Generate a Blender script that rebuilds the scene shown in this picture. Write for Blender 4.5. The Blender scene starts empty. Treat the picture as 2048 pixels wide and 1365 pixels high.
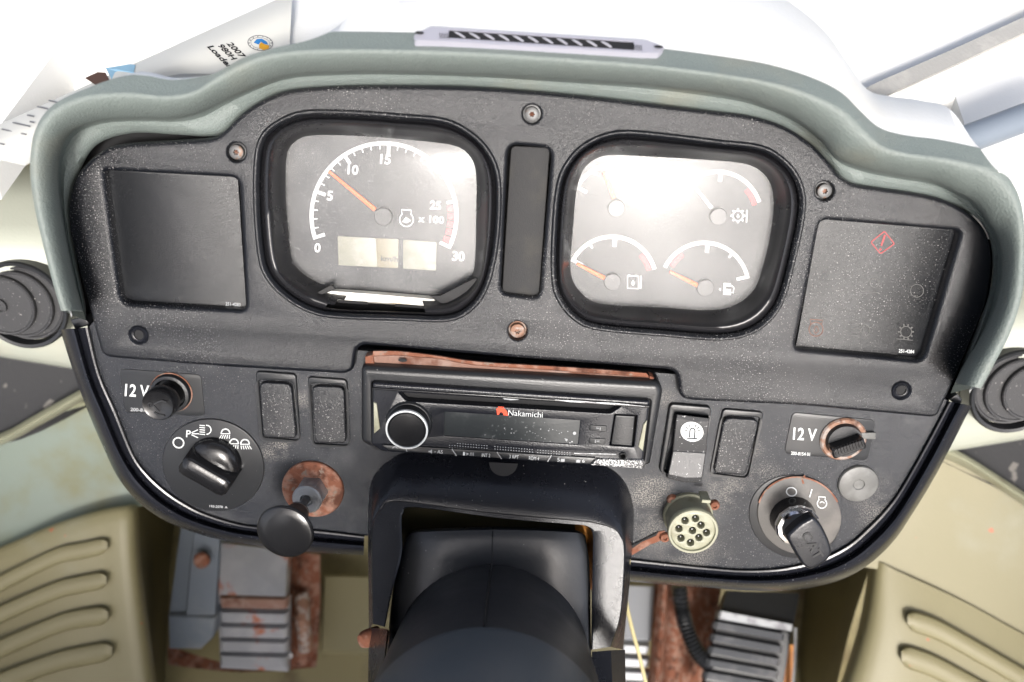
import bpy, math, random
from mathutils import Vector, Matrix
from mathutils.geometry import tessellate_polygon
random.seed(7)
R = math.radians
scene = bpy.context.scene
COL = scene.collection

# ------------------------------------------------------------ camera, sky, sun
# panel frame: u to the right, v up along the dashboard face, n out of the face towards the driver
ELEV, TILT, ROLL, FPX, DIST = R(40), R(19.5), R(3.8), 1707.0, 0.55
U = Vector((1, 0, 0)); N = Vector((0, -math.cos(ELEV), math.sin(ELEV))); V = Vector((0, math.sin(ELEV), math.cos(ELEV)))
RM = Matrix((U, V, N)).transposed()                   # panel -> world rotation
CD = Vector((0, -math.sin(TILT), -math.cos(TILT)))    # view direction in the panel frame
CU0 = Vector((0, math.cos(TILT), -math.sin(TILT)))
CR = U * math.cos(ROLL) + CU0 * math.sin(ROLL)
CU = -U * math.sin(ROLL) + CU0 * math.cos(ROLL)
CP = -CD * DIST
cam = bpy.data.objects.new('camera', bpy.data.cameras.new('camera'))
COL.objects.link(cam)
cam.matrix_world = Matrix.Translation(RM @ CP) @ (RM @ Matrix((CR, CU, -CD)).transposed()).to_4x4()
cam.data.sensor_width = 36.0; cam.data.lens = FPX / 2048 * 36
cam.data.clip_start = 0.01; cam.data.clip_end = 500
cam.data.dof.use_dof = True; cam.data.dof.focus_distance = 0.56; cam.data.dof.aperture_fstop = 4.5
scene.camera = cam

SUN_EL, SUN_AZ = R(38), R(172)                        # soft hazy sun behind the driver, through the rear window
world = bpy.data.worlds.new('World'); scene.world = world; world.use_nodes = True
wn = world.node_tree.nodes; bg = wn['Background']
sky = wn.new('ShaderNodeTexSky'); sky.sky_type = 'NISHITA'; sky.sun_disc = False
sky.sun_elevation = SUN_EL; sky.sun_rotation = SUN_AZ
sky.dust_density = 4.0; sky.ozone_density = 0.5; sky.air_density = 0.7
hz = wn.new('ShaderNodeHueSaturation'); hz.inputs['Saturation'].default_value = .6   # hazy, milky sky
world.node_tree.links.new(sky.outputs[0], hz.inputs['Color']); world.node_tree.links.new(hz.outputs[0], bg.inputs[0]); bg.inputs[1].default_value = 0.085
sun = bpy.data.objects.new('sun', bpy.data.lights.new('sun', 'SUN')); COL.objects.link(sun)
sun.data.energy = 0.85; sun.data.angle = R(10); sun.data.color = (1, .97, .93)
sdir = Vector((math.sin(SUN_AZ) * math.cos(SUN_EL), math.cos(SUN_AZ) * math.cos(SUN_EL), math.sin(SUN_EL)))
sun.rotation_euler = sdir.to_track_quat('Z', 'Y').to_euler()
scene.view_settings.view_transform = 'Standard'; scene.view_settings.look = 'None'
scene.view_settings.exposure = 1.95; scene.view_settings.gamma = 1.0
scene.cycles.max_bounces = 8; scene.cycles.transparent_max_bounces = 12
scene.cycles.use_denoising = True

# ------------------------------------------------------------ measuring helpers (photograph pixels -> places)
def ray(px, py): return CD + CR * ((px - 1024) / FPX) - CU * ((py - 682.5) / FPX)
def P(px, py, n=0.0):                                  # on the plane parallel to the dash face, n above it
    d = ray(px, py); return CP + d * ((n - CP.z) / d.z)
def D(px, py, depth): return CP + ray(px, py) * depth
ZW = Vector((0, math.cos(ELEV), math.sin(ELEV)))       # world up / forward in the panel frame
YW = Vector((0, math.sin(ELEV), -math.cos(ELEV)))
def H(px, py, z):                                      # on the level plane at height z
    d = ray(px, py); return CP + d * ((z - CP.dot(ZW)) / d.dot(ZW))
def mpp(px, py, n=0.0): return (P(px, py, n) - CP).dot(CD) / FPX
def W(x, y, z): return Vector((x, V.y * y + V.z * z, N.y * y + N.z * z))   # world -> panel frame

def lerp(a, b, t): return tuple(x + (y - x) * t for x, y in zip(a, b))
def cat(pts, closed=False, k=6):
    n = len(pts); out = []
    def g(i): return pts[i % n] if closed else pts[max(0, min(n - 1, i))]
    for i in range(n if closed else n - 1):
        p0, p1, p2, p3 = g(i - 1), g(i), g(i + 1), g(i + 2)
        for j in range(k):
            t = j / k
            out.append(tuple(.5 * (2 * b + (c - a) * t + (2 * a - 5 * b + 4 * c - d) * t * t + (3 * b - a - 3 * c + d) * t ** 3)
                             for a, b, c, d in zip(p0, p1, p2, p3)))
    if not closed: out.append(tuple(pts[-1]))
    return out
def rpoly(pts, r, k=5):                                # polygon with rounded corners; r one radius or one each
    n = len(pts); out = []
    for i in range(n):
        p, a, b = Vector(pts[i]), Vector(pts[i - 1]), Vector(pts[(i + 1) % n])
        ri = r[i] if isinstance(r, (list, tuple)) else r
        la, lb = (a - p).length, (b - p).length
        q = min(ri, la * .48, lb * .48)
        s, e = p + (a - p) * (q / la), p + (b - p) * (q / lb)
        for j in range(k + 1):
            t = j / k; out.append(tuple(s * (1 - t) ** 2 + p * 2 * t * (1 - t) + e * t * t))
    return out
def circ(cx, cy, r, k=32, a0=0.0): return [(cx + r * math.cos(a0 + 2 * math.pi * i / k), cy + r * math.sin(a0 + 2 * math.pi * i / k)) for i in range(k)]
def PP(pts, n): return [P(x, y, n) for x, y in pts]
def polar(pts, k=96):                                  # closed outline resampled by angle round its middle
    cx = (min(p[0] for p in pts) + max(p[0] for p in pts)) / 2; cy = (min(p[1] for p in pts) + max(p[1] for p in pts)) / 2
    out = []
    m = len(pts)
    for i in range(k):
        a = 2 * math.pi * i / k; dx, dy = math.cos(a), math.sin(a); best = None
        for j in range(m):
            x1, y1 = pts[j][0] - cx, pts[j][1] - cy; x2, y2 = pts[(j + 1) % m][0] - cx, pts[(j + 1) % m][1] - cy
            den = dx * (y2 - y1) - dy * (x2 - x1)
            if abs(den) < 1e-9: continue
            t = (x1 * (y2 - y1) - y1 * (x2 - x1)) / den; s = (x1 * dy - y1 * dx) / den
            if t > 0 and -1e-6 <= s <= 1 + 1e-6: best = t if best is None else max(best, t)
        out.append((cx + dx * best, cy + dy * best))
    return out

# ------------------------------------------------------------ mesh helpers: every mesh is written in panel coordinates
class MB:
    def __init__(s): s.v = []; s.f = []
    def add(s, vs, fs):
        o = len(s.v); s.v += [Vector(x) for x in vs]; s.f += [tuple(i + o for i in f) for f in fs]; return s
    def loft(s, rows, closed=False, cap0=False, cap1=False):
        k = len(rows[0]); vs = [p for r in rows for p in r]; fs = []
        for i in range(len(rows) - 1):
            for j in range(k if closed else k - 1):
                a, b = i * k + j, i * k + (j + 1) % k
                fs.append((a, b, b + k, a + k))
        if cap0: fs.append(tuple(range(k))[::-1])
        if cap1: fs.append(tuple(range((len(rows) - 1) * k, len(rows) * k)))
        return s.add(vs, fs)
    def plate(s, outer, holes=(), n0=-.005, n1=0.0, bev=.001, seg=3, back=True, hb=None):
        """slab between n0 and n1 with holes; outer/holes: panel points (u,v used)"""
        loops = []
        for i, l in enumerate([outer] + list(holes)):
            q = [(p[0], p[1]) for p in l]
            ar = sum(q[j - 1][0] * q[j][1] - q[j][0] * q[j - 1][1] for j in range(len(q)))
            if (ar > 0) != (i == 0): q.reverse()
            loops.append(q)
        caps = []
        for i, q in enumerate(loops):
            b = bev if i == 0 or hb is None else (hb[i - 1] if isinstance(hb, (list, tuple)) else hb)
            rows = [[(x, y, n0) for x, y in q]]
            if b > 0:
                for j in range(seg + 1):
                    t = math.pi / 2 * j / seg; o = off(q, b * (1 - math.cos(t)))
                    rows.append([(x, y, n1 - b + b * math.sin(t)) for x, y in o])
            else: rows.append([(x, y, n1) for x, y in q])
            s.loft(rows, True); caps.append(rows[-1])
        flat = [p for l in caps for p in l]
        s.add(flat, [tuple(t) for t in tessellate_polygon([[Vector(p) for p in l] for l in caps])])
        if back:
            bl = [[(x, y, n0) for x, y in q] for q in loops]
            s.add([p for l in bl for p in l], [tuple(t) for t in tessellate_polygon([[Vector(p) for p in l] for l in bl])])
        return s
    def lathe(s, c, prof, seg=32, axis=None, xax=None, cap0=False, cap1=True):
        c = Vector(c); ax = Vector(axis or (0, 0, 1)).normalized()
        x = Vector(xax) if xax else (Vector((1, 0, 0)) if abs(ax.x) < .9 else Vector((0, 1, 0)))
        x = (x - ax * x.dot(ax)).normalized(); y = ax.cross(x)
        rows = [[c + ax * h + (x * math.cos(2 * math.pi * i / seg) + y * math.sin(2 * math.pi * i / seg)) * r for i in range(seg)] for r, h in prof]
        return s.loft(rows, True, cap0, cap1)
    def box(s, c, ax, ay, az, b=.001):                 # centre and three half vectors, edges chamfered
        c, ax, ay, az = Vector(c), Vector(ax), Vector(ay), Vector(az)
        lx, ly, lz = ax.length, ay.length, az.length
        b = min(b, .45 * lx, .45 * ly, .45 * lz); rows = []
        for hz, ins in ((-1, 1), (-1 + b / lz, 0), (1 - b / lz, 0), (1, 1)):
            ex, ey, qx, qy = 1 - ins * b / lx, 1 - ins * b / ly, b / lx, b / ly
            row = [(sx * (ex - qx), sy * ey) for sx in (-1, 1) for sy in (-1, 1)] + [(sx * ex, sy * (ey - qy)) for sx in (-1, 1) for sy in (-1, 1)]
            # order the eight corner points round the middle
            row.sort(key=lambda q: math.atan2(q[1], q[0]))
            rows.append([c + ax * q[0] + ay * q[1] + az * hz for q in row])
        return s.loft(rows, True, True, True)
    def tube(s, pts, r, seg=10, caps=True):
        pts = [Vector(p) for p in pts]; rows = []; up = None
        for i, p in enumerate(pts):
            t = (pts[min(i + 1, len(pts) - 1)] - pts[max(i - 1, 0)]).normalized()
            if up is None: up = Vector((0, 0, 1)) if abs(t.z) < .9 else Vector((0, 1, 0))
            x = (up - t * up.dot(t)).normalized(); up = x; y = t.cross(x)
            rr = r[i] if isinstance(r, (list, tuple)) else r
            rows.append([p + (x * math.cos(2 * math.pi * j / seg) + y * math.sin(2 * math.pi * j / seg)) * rr for j in range(seg)])
        return s.loft(rows, True, caps, caps)
    def build(s, name, mat, parent=None, ang=35, base=None):
        global LAST
        if parent is None:
            b = Vector(base) if base is not None else Vector([sum(v[i] for v in s.v) / len(s.v) for i in range(3)])
        else: b = BASE[parent]
        me = bpy.data.meshes.new(name)
        me.from_pydata([tuple(v - b) for v in s.v], [], s.f); me.validate(); me.update()
        import bmesh
        bm = bmesh.new(); bm.from_mesh(me); bmesh.ops.remove_doubles(bm, verts=bm.verts, dist=1e-6)
        bmesh.ops.recalc_face_normals(bm, faces=bm.faces); bm.to_mesh(me); bm.free()
        me.shade_smooth(); me.set_sharp_from_angle(angle=R(ang))
        me.materials.append(mat)
        o = bpy.data.objects.new(name, me); COL.objects.link(o)
        BASE[o] = b
        if parent is None: o.matrix_world = Matrix.Translation(RM @ b) @ RM.to_4x4()
        else: o.parent = parent
        return o
BASE = {}
def off(q, d):
    n = len(q); out = []
    for i in range(n):
        a, p, b = Vector(q[i - 1]), Vector(q[i]), Vector(q[(i + 1) % n])
        e1, e2 = (p - a), (b - p)
        e1 = e1.normalized() if e1.length > 1e-9 else e2.normalized(); e2 = e2.normalized() if e2.length > 1e-9 else e1
        n1, n2 = Vector((-e1.y, e1.x)), Vector((-e2.y, e2.x)); m = n1 + n2
        m = m / max(.35, m.dot(m) / 2) if m.length > 1e-6 else n1
        out.append(tuple(p + m * d))
    return out
def tag(o, label=None, cat=None, group=None, kind=None):
    if label: o['label'] = label
    if cat: o['category'] = cat
    if group: o['group'] = group
    if kind: o['kind'] = kind
    return o
def thing(name, base, label, cat, group=None):
    o = bpy.data.objects.new(name, None); COL.objects.link(o); b = Vector(base); BASE[o] = b
    o.empty_display_size = .02
    o.matrix_world = Matrix.Translation(RM @ b) @ RM.to_4x4()
    return tag(o, label, cat, group)
_txt = {}
def text_mesh(s, bold=0.0):
    if (s, bold) in _txt: return _txt[(s, bold)]
    cu = bpy.data.curves.new('t', 'FONT'); cu.body = s; cu.size = 1.0; cu.offset = bold; cu.resolution_u = 3
    cu.align_x = 'CENTER'; cu.align_y = 'CENTER'
    ob = bpy.data.objects.new('t', cu); COL.objects.link(ob)
    dg = bpy.context.evaluated_depsgraph_get(); me = bpy.data.meshes.new_from_object(ob.evaluated_get(dg))
    vs = [(v.co.x, v.co.y) for v in me.vertices]; fs = [tuple(p.vertices) for p in me.polygons]
    bpy.data.objects.remove(ob); bpy.data.curves.remove(cu); bpy.data.meshes.remove(me)
    xs = [v[0] for v in vs]; ys = [v[1] for v in vs]
    cx, cy = (min(xs) + max(xs)) / 2, (min(ys) + max(ys)) / 2; h = max(ys) - min(ys); w = max(xs) - min(xs)
    _txt[(s, bold)] = ([((x - cx), (y - cy)) for x, y in vs], fs, w, h)
    return _txt[(s, bold)]
SL = math.tan(R(3.9))
def text(mb, s, c, size, mapper, wide=None, bold=.02, ax=None, ay=None):
    """letters centred at pixel c; size = cap height in px; wide = total width in px; ax/ay unit directions in px"""
    vs, fs, w, h = text_mesh(s, bold)
    ax = ax or (1, SL); ay = ay or (SL, -1)
    sy = size / h; sx = (wide / w) if wide else sy
    mb.add([mapper(c[0] + x * sx * ax[0] + y * sy * ay[0], c[1] + x * sx * ax[1] + y * sy * ay[1]) for x, y in vs], fs)
    return mb
def strip(mb, pts, w, mapper, closed=False):           # flat printed line of width w px along px points
    n = len(pts); L = []; Rr = []
    for i in range(n):
        a = pts[(i - 1) % n] if closed else pts[max(0, i - 1)]; b = pts[(i + 1) % n] if closed else pts[min(n - 1, i + 1)]
        dx, dy = b[0] - a[0], b[1] - a[1]; l = math.hypot(dx, dy) or 1
        ww = w[i] if isinstance(w, list) else w
        nx, ny = -dy / l * ww / 2, dx / l * ww / 2
        L.append(mapper(pts[i][0] + nx, pts[i][1] + ny)); Rr.append(mapper(pts[i][0] - nx, pts[i][1] - ny))
    if closed: L.append(L[0]); Rr.append(Rr[0])
    return mb.loft([L, Rr])
def arc(cx, cy, r, a0, a1, k=24): return [(cx + r * math.cos(R(a0 + (a1 - a0) * i / k)), cy - r * math.sin(R(a0 + (a1 - a0) * i / k))) for i in range(k + 1)]
def poly(mb, pts, mapper):
    q = [mapper(x, y) for x, y in pts]
    return mb.add(q, [tuple(t) for t in tessellate_polygon([[Vector((x, y, 0)) for x, y in pts]])])
def at(n): return lambda x, y: P(x, y, n)

# ------------------------------------------------------------ materials
def mat(name, col, rough=.5, metal=0.0, bump=None, dust=None, mott=None, spec=.5, coat=0.0, rvar=0.0, stretch=None, smears=None):
    """bump=(scale,strength); dust=(colour,scale,threshold,soft[,patch scale]); mott=[(colour,scale,lo,hi),...]"""
    m = bpy.data.materials.new(name); m.use_nodes = True; nt = m.node_tree; nd, lk = nt.nodes, nt.links
    b = nd['Principled BSDF']; b.inputs['Roughness'].default_value = rough; b.inputs['Metallic'].default_value = metal
    b.inputs['Specular IOR Level'].default_value = spec; b.inputs['Coat Weight'].default_value = coat
    b.inputs['Coat Roughness'].default_value = .15
    tc = nd.new('ShaderNodeTexCoord'); src = tc.outputs['Object']
    if stretch:
        mp = nd.new('ShaderNodeMapping'); mp.inputs['Scale'].default_value = stretch; lk.new(src, mp.inputs[0]); src = mp.outputs[0]
    def noise(scale, detail=3.0, rg=.55):
        t = nd.new('ShaderNodeTexNoise'); t.inputs['Scale'].default_value = scale; t.inputs['Detail'].default_value = detail
        t.inputs['Roughness'].default_value = rg; lk.new(src, t.inputs['Vector']); return t.outputs['Fac']
    def ramp(f, lo, hi):
        r = nd.new('ShaderNodeMapRange'); r.interpolation_type = 'SMOOTHSTEP'
        r.inputs['From Min'].default_value = lo; r.inputs['From Max'].default_value = hi; lk.new(f, r.inputs['Value']); return r.outputs[0]
    def mul(a, c):
        x = nd.new('ShaderNodeMath'); x.operation = 'MULTIPLY'; lk.new(a, x.inputs[0])
        if isinstance(c, float): x.inputs[1].default_value = c
        else: lk.new(c, x.inputs[1])
        return x.outputs[0]
    rgb = nd.new('ShaderNodeRGB'); rgb.outputs[0].default_value = (*col, 1); cur = rgb.outputs[0]
    for c2, sc, lo, hi in (mott or []):
        mx = nd.new('ShaderNodeMix'); mx.data_type = 'RGBA'; lk.new(ramp(noise(sc, 5), lo, hi), mx.inputs[0])
        lk.new(cur, mx.inputs[6]); mx.inputs[7].default_value = (*c2, 1); cur = mx.outputs[2]
    rg = None
    if dust:
        c2, sc, th, so = dust[:4]; f = ramp(noise(sc, 2, .5), th, th + so)
        if len(dust) > 4: f = mul(f, ramp(noise(dust[4], 4), .44, .68))
        mx = nd.new('ShaderNodeMix'); mx.data_type = 'RGBA'; lk.new(f, mx.inputs[0]); lk.new(cur, mx.inputs[6])
        mx.inputs[7].default_value = (*c2, 1); cur = mx.outputs[2]
    if smears:                                         # patches of settled dust: (place, radius) on the object, broken up by fine noise
        tot = None
        for pt, rad_, amt in smears:
            vd = nd.new('ShaderNodeVectorMath'); vd.operation = 'DISTANCE'; lk.new(src, vd.inputs[0]); vd.inputs[1].default_value = pt
            r = nd.new('ShaderNodeMapRange'); r.interpolation_type = 'SMOOTHSTEP'; r.inputs['From Min'].default_value = rad_; r.inputs['From Max'].default_value = 0
            r.inputs['To Max'].default_value = amt; lk.new(vd.outputs['Value'], r.inputs['Value'])
            if tot is None: tot = r.outputs[0]
            else:
                a = nd.new('ShaderNodeMath'); a.operation = 'MAXIMUM'; lk.new(tot, a.inputs[0]); lk.new(r.outputs[0], a.inputs[1]); tot = a.outputs[0]
        f = mul(tot, mul(ramp(noise(1100, 3, .6), .42, .66), ramp(noise(45, 5, .65), .36, .58)))
        mx = nd.new('ShaderNodeMix'); mx.data_type = 'RGBA'; lk.new(f, mx.inputs[0]); lk.new(cur, mx.inputs[6]); mx.inputs[7].default_value = (.30, .28, .25, 1); cur = mx.outputs[2]
    lk.new(cur, b.inputs['Base Color'])
    if rvar:
        r = nd.new('ShaderNodeMapRange'); r.inputs['To Min'].default_value = max(.03, rough - rvar); r.inputs['To Max'].default_value = min(1, rough + rvar)
        r.inputs['From Min'].default_value = .3; r.inputs['From Max'].default_value = .7
        lk.new(noise(18, 6, .65), r.inputs['Value']); lk.new(r.outputs[0], b.inputs['Roughness'])
    if bump:
        bp = nd.new('ShaderNodeBump'); bp.inputs['Strength'].default_value = bump[1]; bp.inputs['Distance'].default_value = .0006
        lk.new(noise(bump[0], 2, .5), bp.inputs['Height']); lk.new(bp.outputs[0], b.inputs['Normal'])
    return m
DUST = (.34, .33, .32)
def SM(c, l): b = P(*c, -.03); return [(tuple(P(x, y, -.010) - b), r * mpp(x, y), a) for x, y, r, a in l]
M = {}
M['panel'] = mat('black_grained_plastic', (.008, .009, .012), .19, spec=.45, bump=(2000, .5), dust=(DUST, 1100, .62, .10, 9), rvar=.08, mott=[((.024, .024, .026), 7, .5, .8)])
M['console'] = mat('dusty_console_plastic', (.009, .011, .016), .19, spec=.36, bump=(2400, .4), dust=(DUST, 1000, .64, .10, 8), mott=[((.045, .046, .05), 22, .5, .8)], rvar=.08, smears=SM((1000, 950), [(1300, 985, 75, 1), (1330, 1050, 90, .9), (1450, 985, 70, .9), (1385, 1120, 120, .5), (1530, 960, 60, .6), (1500, 900, 40, .6), (565, 890, 45, .9), (604, 800, 30, .6), (1760, 1010, 90, .5), (540, 905, 30, .8), (720, 780, 30, .6), (1330, 800, 40, .5)]))
M['rim'] = mat('shiny_rim_plastic', (.012, .013, .018), .25, bump=(900, .12), dust=(DUST, 700, .70, .05, 12), rvar=.06)
M['dark'] = mat('dark_cavity', (.008, .008, .009), .8)  # near black for parts, and for painted shade in holes and gaps
M['gloss'] = mat('gloss_black', (.010, .011, .015), .27, bump=(1300, .25), dust=(DUST, 620, .72, .04, 12), rvar=.05)
M['satin'] = mat('satin_black', (.014, .015, .017), .35, bump=(900, .2), dust=(DUST, 700, .72, .05, 20))
M['decal'] = mat('decal_charcoal', (.019, .020, .022), .30, spec=.38, bump=(1300, .12), dust=(DUST, 800, .74, .05, 30))
M['screen'] = mat('smoked_screen', (.008, .009, .011), .20, spec=.36, bump=(2600, .3), dust=(DUST, 1000, .63, .10, 7), rvar=.12)
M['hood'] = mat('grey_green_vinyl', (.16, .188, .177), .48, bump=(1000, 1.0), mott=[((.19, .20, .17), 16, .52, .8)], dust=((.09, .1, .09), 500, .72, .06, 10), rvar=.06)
M['wing'] = mat('pale_green_plastic', (.42, .44, .38), .45, bump=(500, .2), mott=[((.44, .43, .35), 9, .5, .75)])
M['olive'] = mat('olive_beige_plastic', (.195, .175, .095), .5, bump=(500, .25), mott=[((.14, .13, .065), 7, .5, .75), ((.22, .21, .14), 14, .55, .8)], dust=((.35, .12, .06), 60, .74, .03))
M['teal'] = mat('weathered_pale_teal', (.16, .195, .165), .5, bump=(500, .2), mott=[((.14, .135, .06), 7, .45, .62)])
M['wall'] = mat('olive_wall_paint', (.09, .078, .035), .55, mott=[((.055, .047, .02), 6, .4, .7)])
M['floor'] = mat('floor_olive', (.22, .19, .09), .6, mott=[((.10, .07, .03), 12, .5, .7)])
M['deck'] = mat('painted_sunlit_top', (.80, .80, .78), .5, bump=(500, .2), mott=[((.74, .72, .66), 9, .5, .75)])  # dash plastic whitened so its top looks blown out by sun
M['tread'] = mat('worn_black_tread', (.055, .058, .064), .4, bump=(400, .3), mott=[((.12, .12, .125), 40, .5, .7)])
M['slot'] = mat('matte_slot_plastic', (.026, .026, .027), .62, spec=.25, bump=(1500, .2), mott=[((.04, .038, .034), 40, .5, .75)])
M['trim'] = mat('speckled_trim', (.03, .03, .032), .4, dust=((.55, .55, .55), 900, .50, .06))
M['frame'] = mat('frame_black', (.011, .012, .016), .29, bump=(1500, .3), dust=(DUST, 700, .68, .06, 14), rvar=.05)
M['mesh'] = mat('black_rubber_mat', (.03, .03, .033), .7, bump=(260, .6), dust=((.16, .15, .14), 60, .66, .06))
M['rust'] = mat('rust', (.19, .075, .045), .8, bump=(420, .9), mott=[((.27, .15, .11), 110, .45, .6), ((.08, .032, .02), 70, .52, .68), ((.20, .15, .12), 200, .58, .66)], spec=.2)
M['rustpale'] = mat('pale_rust', (.22, .13, .10), .75, bump=(420, .6), mott=[((.27, .19, .16), 60, .45, .65), ((.13, .055, .035), 40, .52, .68)], spec=.25)
M['steel'] = mat('worn_steel', (.13, .13, .13), .5, .5, bump=(500, .2), mott=[((.16, .09, .055), 160, .54, .66)])
M['zinc'] = mat('dull_zinc', (.40, .41, .42), .48, .6, bump=(500, .4), mott=[((.25, .25, .26), 70, .45, .65)])
M['boltrust'] = mat('rusty_bolt', (.24, .13, .085), .65, .3, bump=(600, .7), mott=[((.33, .28, .25), 140, .45, .6), ((.09, .04, .025), 90, .54, .66)])
M['white'] = mat('white_print', (.60, .62, .62), .5)
M['greyprint'] = mat('grey_print', (.36, .37, .38), .55)
M['dimprint'] = mat('dim_print', (.07, .07, .068), .55)
M['red'] = mat('red_print', (.55, .05, .06), .5)
M['dimred'] = mat('dim_red_print', (.34, .035, .04), .5)
M['dimrust'] = mat('faint_orange_print', (.13, .045, .025), .5)
M['orange'] = mat('orange_needle', (.85, .13, .012), .5)
M['lcd'] = mat('lcd_cream', (.24, .235, .18), .35, mott=[((.29, .285, .235), 70, .45, .6)])
M['lcd2'] = mat('lcd_tan', (.23, .20, .125), .35)
M['dial'] = mat('dial_charcoal', (.018, .019, .022), .5, mott=[((.028, .029, .031), 50, .45, .65)])
M['chrome'] = mat('bright_metal', (.75, .75, .78), .18, 1.0)
M['cream'] = mat('cream_plastic', (.29, .29, .21), .42, bump=(500, .1), mott=[((.2, .19, .13), 60, .5, .75)])
M['whitep'] = mat('white_plastic', (.78, .76, .70), .5, mott=[((.45, .36, .22), 50, .58, .75)])
M['paper'] = mat('paper', (.52, .52, .49), .75, mott=[((.45, .42, .34), 11, .55, .8)])
M['ink'] = mat('ink', (.012, .012, .015), .8, spec=.1)
M['inkgrey'] = mat('faded_ink', (.14, .14, .15), .7)
M['rubber2'] = mat('tube_rubber', (.028, .029, .033), .42, bump=(900, .15), spec=.5, rvar=.08)
M['rubber'] = mat('black_rubber', (.026, .028, .032), .32, bump=(300, .15), dust=(DUST, 420, .70, .05, 16), rvar=.08)
M['column'] = mat('column_grey_blue', (.066, .08, .094), .42, bump=(600, .15), mott=[((.075, .085, .095), 14, .45, .65)])
M['bluegrey'] = mat('blue_grey_paint', (.17, .20, .24), .45, mott=[((.24, .26, .28), 12, .45, .65)], bump=(200, .2))
M['pedal'] = mat('worn_pedal_metal', (.32, .33, .35), .45, .3, mott=[((.40, .40, .42), 18, .45, .65), ((.42, .15, .08), 26, .58, .66)], bump=(150, .3))
M['orangein'] = mat('orange_glow_and_bracket', (.80, .33, .06), .6, mott=[((.35, .13, .03), 30, .45, .65)])  # bright orange for the painted sun glow, also the pedal bracket
M['wire'] = mat('yellow_wire', (.50, .44, .24), .5)
M['blue'] = mat('blue_ink', (.01, .13, .35), .6)
M['yellow'] = mat('yellow_ink', (.5, .25, .01), .6)
M['paleblue'] = mat('pale_blue_ink', (.22, .38, .50), .7)
M['brown'] = mat('brown_ink', (.07, .03, .015), .7)
M['lens_rim'] = mat('rubbed_black', (.012, .012, .014), .28, bump=(700, .08), rvar=.06)
M['greycap'] = mat('grey_translucent_plastic', (.10, .10, .095), .42, bump=(700, .2), mott=[((.15, .15, .145), 60, .45, .65)])
M['plategrey'] = mat('worn_grey_plate', (.085, .08, .075), .5, bump=(800, .2), mott=[((.13, .12, .11), 60, .45, .7), ((.16, .06, .03), 30, .66, .74)])
M['knobgloss'] = mat('black_knob', (.010, .010, .011), .22, bump=(600, .06), rvar=.05)
M['switchface'] = mat('worn_switch_face', (.06, .06, .062), .27, bump=(2200, .35), dust=((.5, .5, .5), 700, .66, .06))
def glass(name, gl, dust, rough, spots):
    """dusty clear plastic: mostly see-through, a rough sheen and a thin film of dust"""
    m = bpy.data.materials.new(name); m.use_nodes = True; nt = m.node_tree; nd, lk = nt.nodes, nt.links
    for x in list(nd):
        if x.type != 'OUTPUT_MATERIAL': nd.remove(x)
    out = [x for x in nd if x.type == 'OUTPUT_MATERIAL'][0]
    tr = nd.new('ShaderNodeBsdfTransparent'); g = nd.new('ShaderNodeBsdfGlossy'); g.inputs['Roughness'].default_value = rough
    df = nd.new('ShaderNodeBsdfDiffuse'); df.inputs[0].default_value = (.62, .62, .62, 1)
    tc = nd.new('ShaderNodeTexCoord')
    def noise(sc, det=3):
        t = nd.new('ShaderNodeTexNoise'); t.inputs['Scale'].default_value = sc; t.inputs['Detail'].default_value = det
        lk.new(tc.outputs['Object'], t.inputs['Vector']); return t.outputs['Fac']
    bp = nd.new('ShaderNodeBump'); bp.inputs['Strength'].default_value = .16; bp.inputs['Distance'].default_value = .0005
    lk.new(noise(650, 2), bp.inputs['Height']); lk.new(bp.outputs[0], g.inputs['Normal'])
    m1 = nd.new('ShaderNodeMixShader'); m1.inputs[0].default_value = gl; lk.new(tr.outputs[0], m1.inputs[1]); lk.new(g.outputs[0], m1.inputs[2])
    r = nd.new('ShaderNodeMapRange'); r.inputs['From Min'].default_value = .35; r.inputs['From Max'].default_value = .75
    r.inputs['To Min'].default_value = dust * .5; r.inputs['To Max'].default_value = dust * 1.6; lk.new(noise(25, 6), r.inputs['Value'])
    sp = nd.new('ShaderNodeMapRange'); sp.inputs['From Min'].default_value = .61; sp.inputs['From Max'].default_value = .74; sp.inputs['To Max'].default_value = spots
    lk.new(noise(1000, 2), sp.inputs['Value'])
    ad = nd.new('ShaderNodeMath'); ad.operation = 'ADD'; ad.use_clamp = True; lk.new(r.outputs[0], ad.inputs[0]); lk.new(sp.outputs[0], ad.inputs[1])
    m2 = nd.new('ShaderNodeMixShader'); lk.new(ad.outputs[0], m2.inputs[0]); lk.new(m1.outputs[0], m2.inputs[1]); lk.new(df.outputs[0], m2.inputs[2])
    lk.new(m2.outputs[0], out.inputs[0]); return m
M['lens'] = glass('dusty_gauge_lens', .0165, .065, .20, .4)

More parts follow.
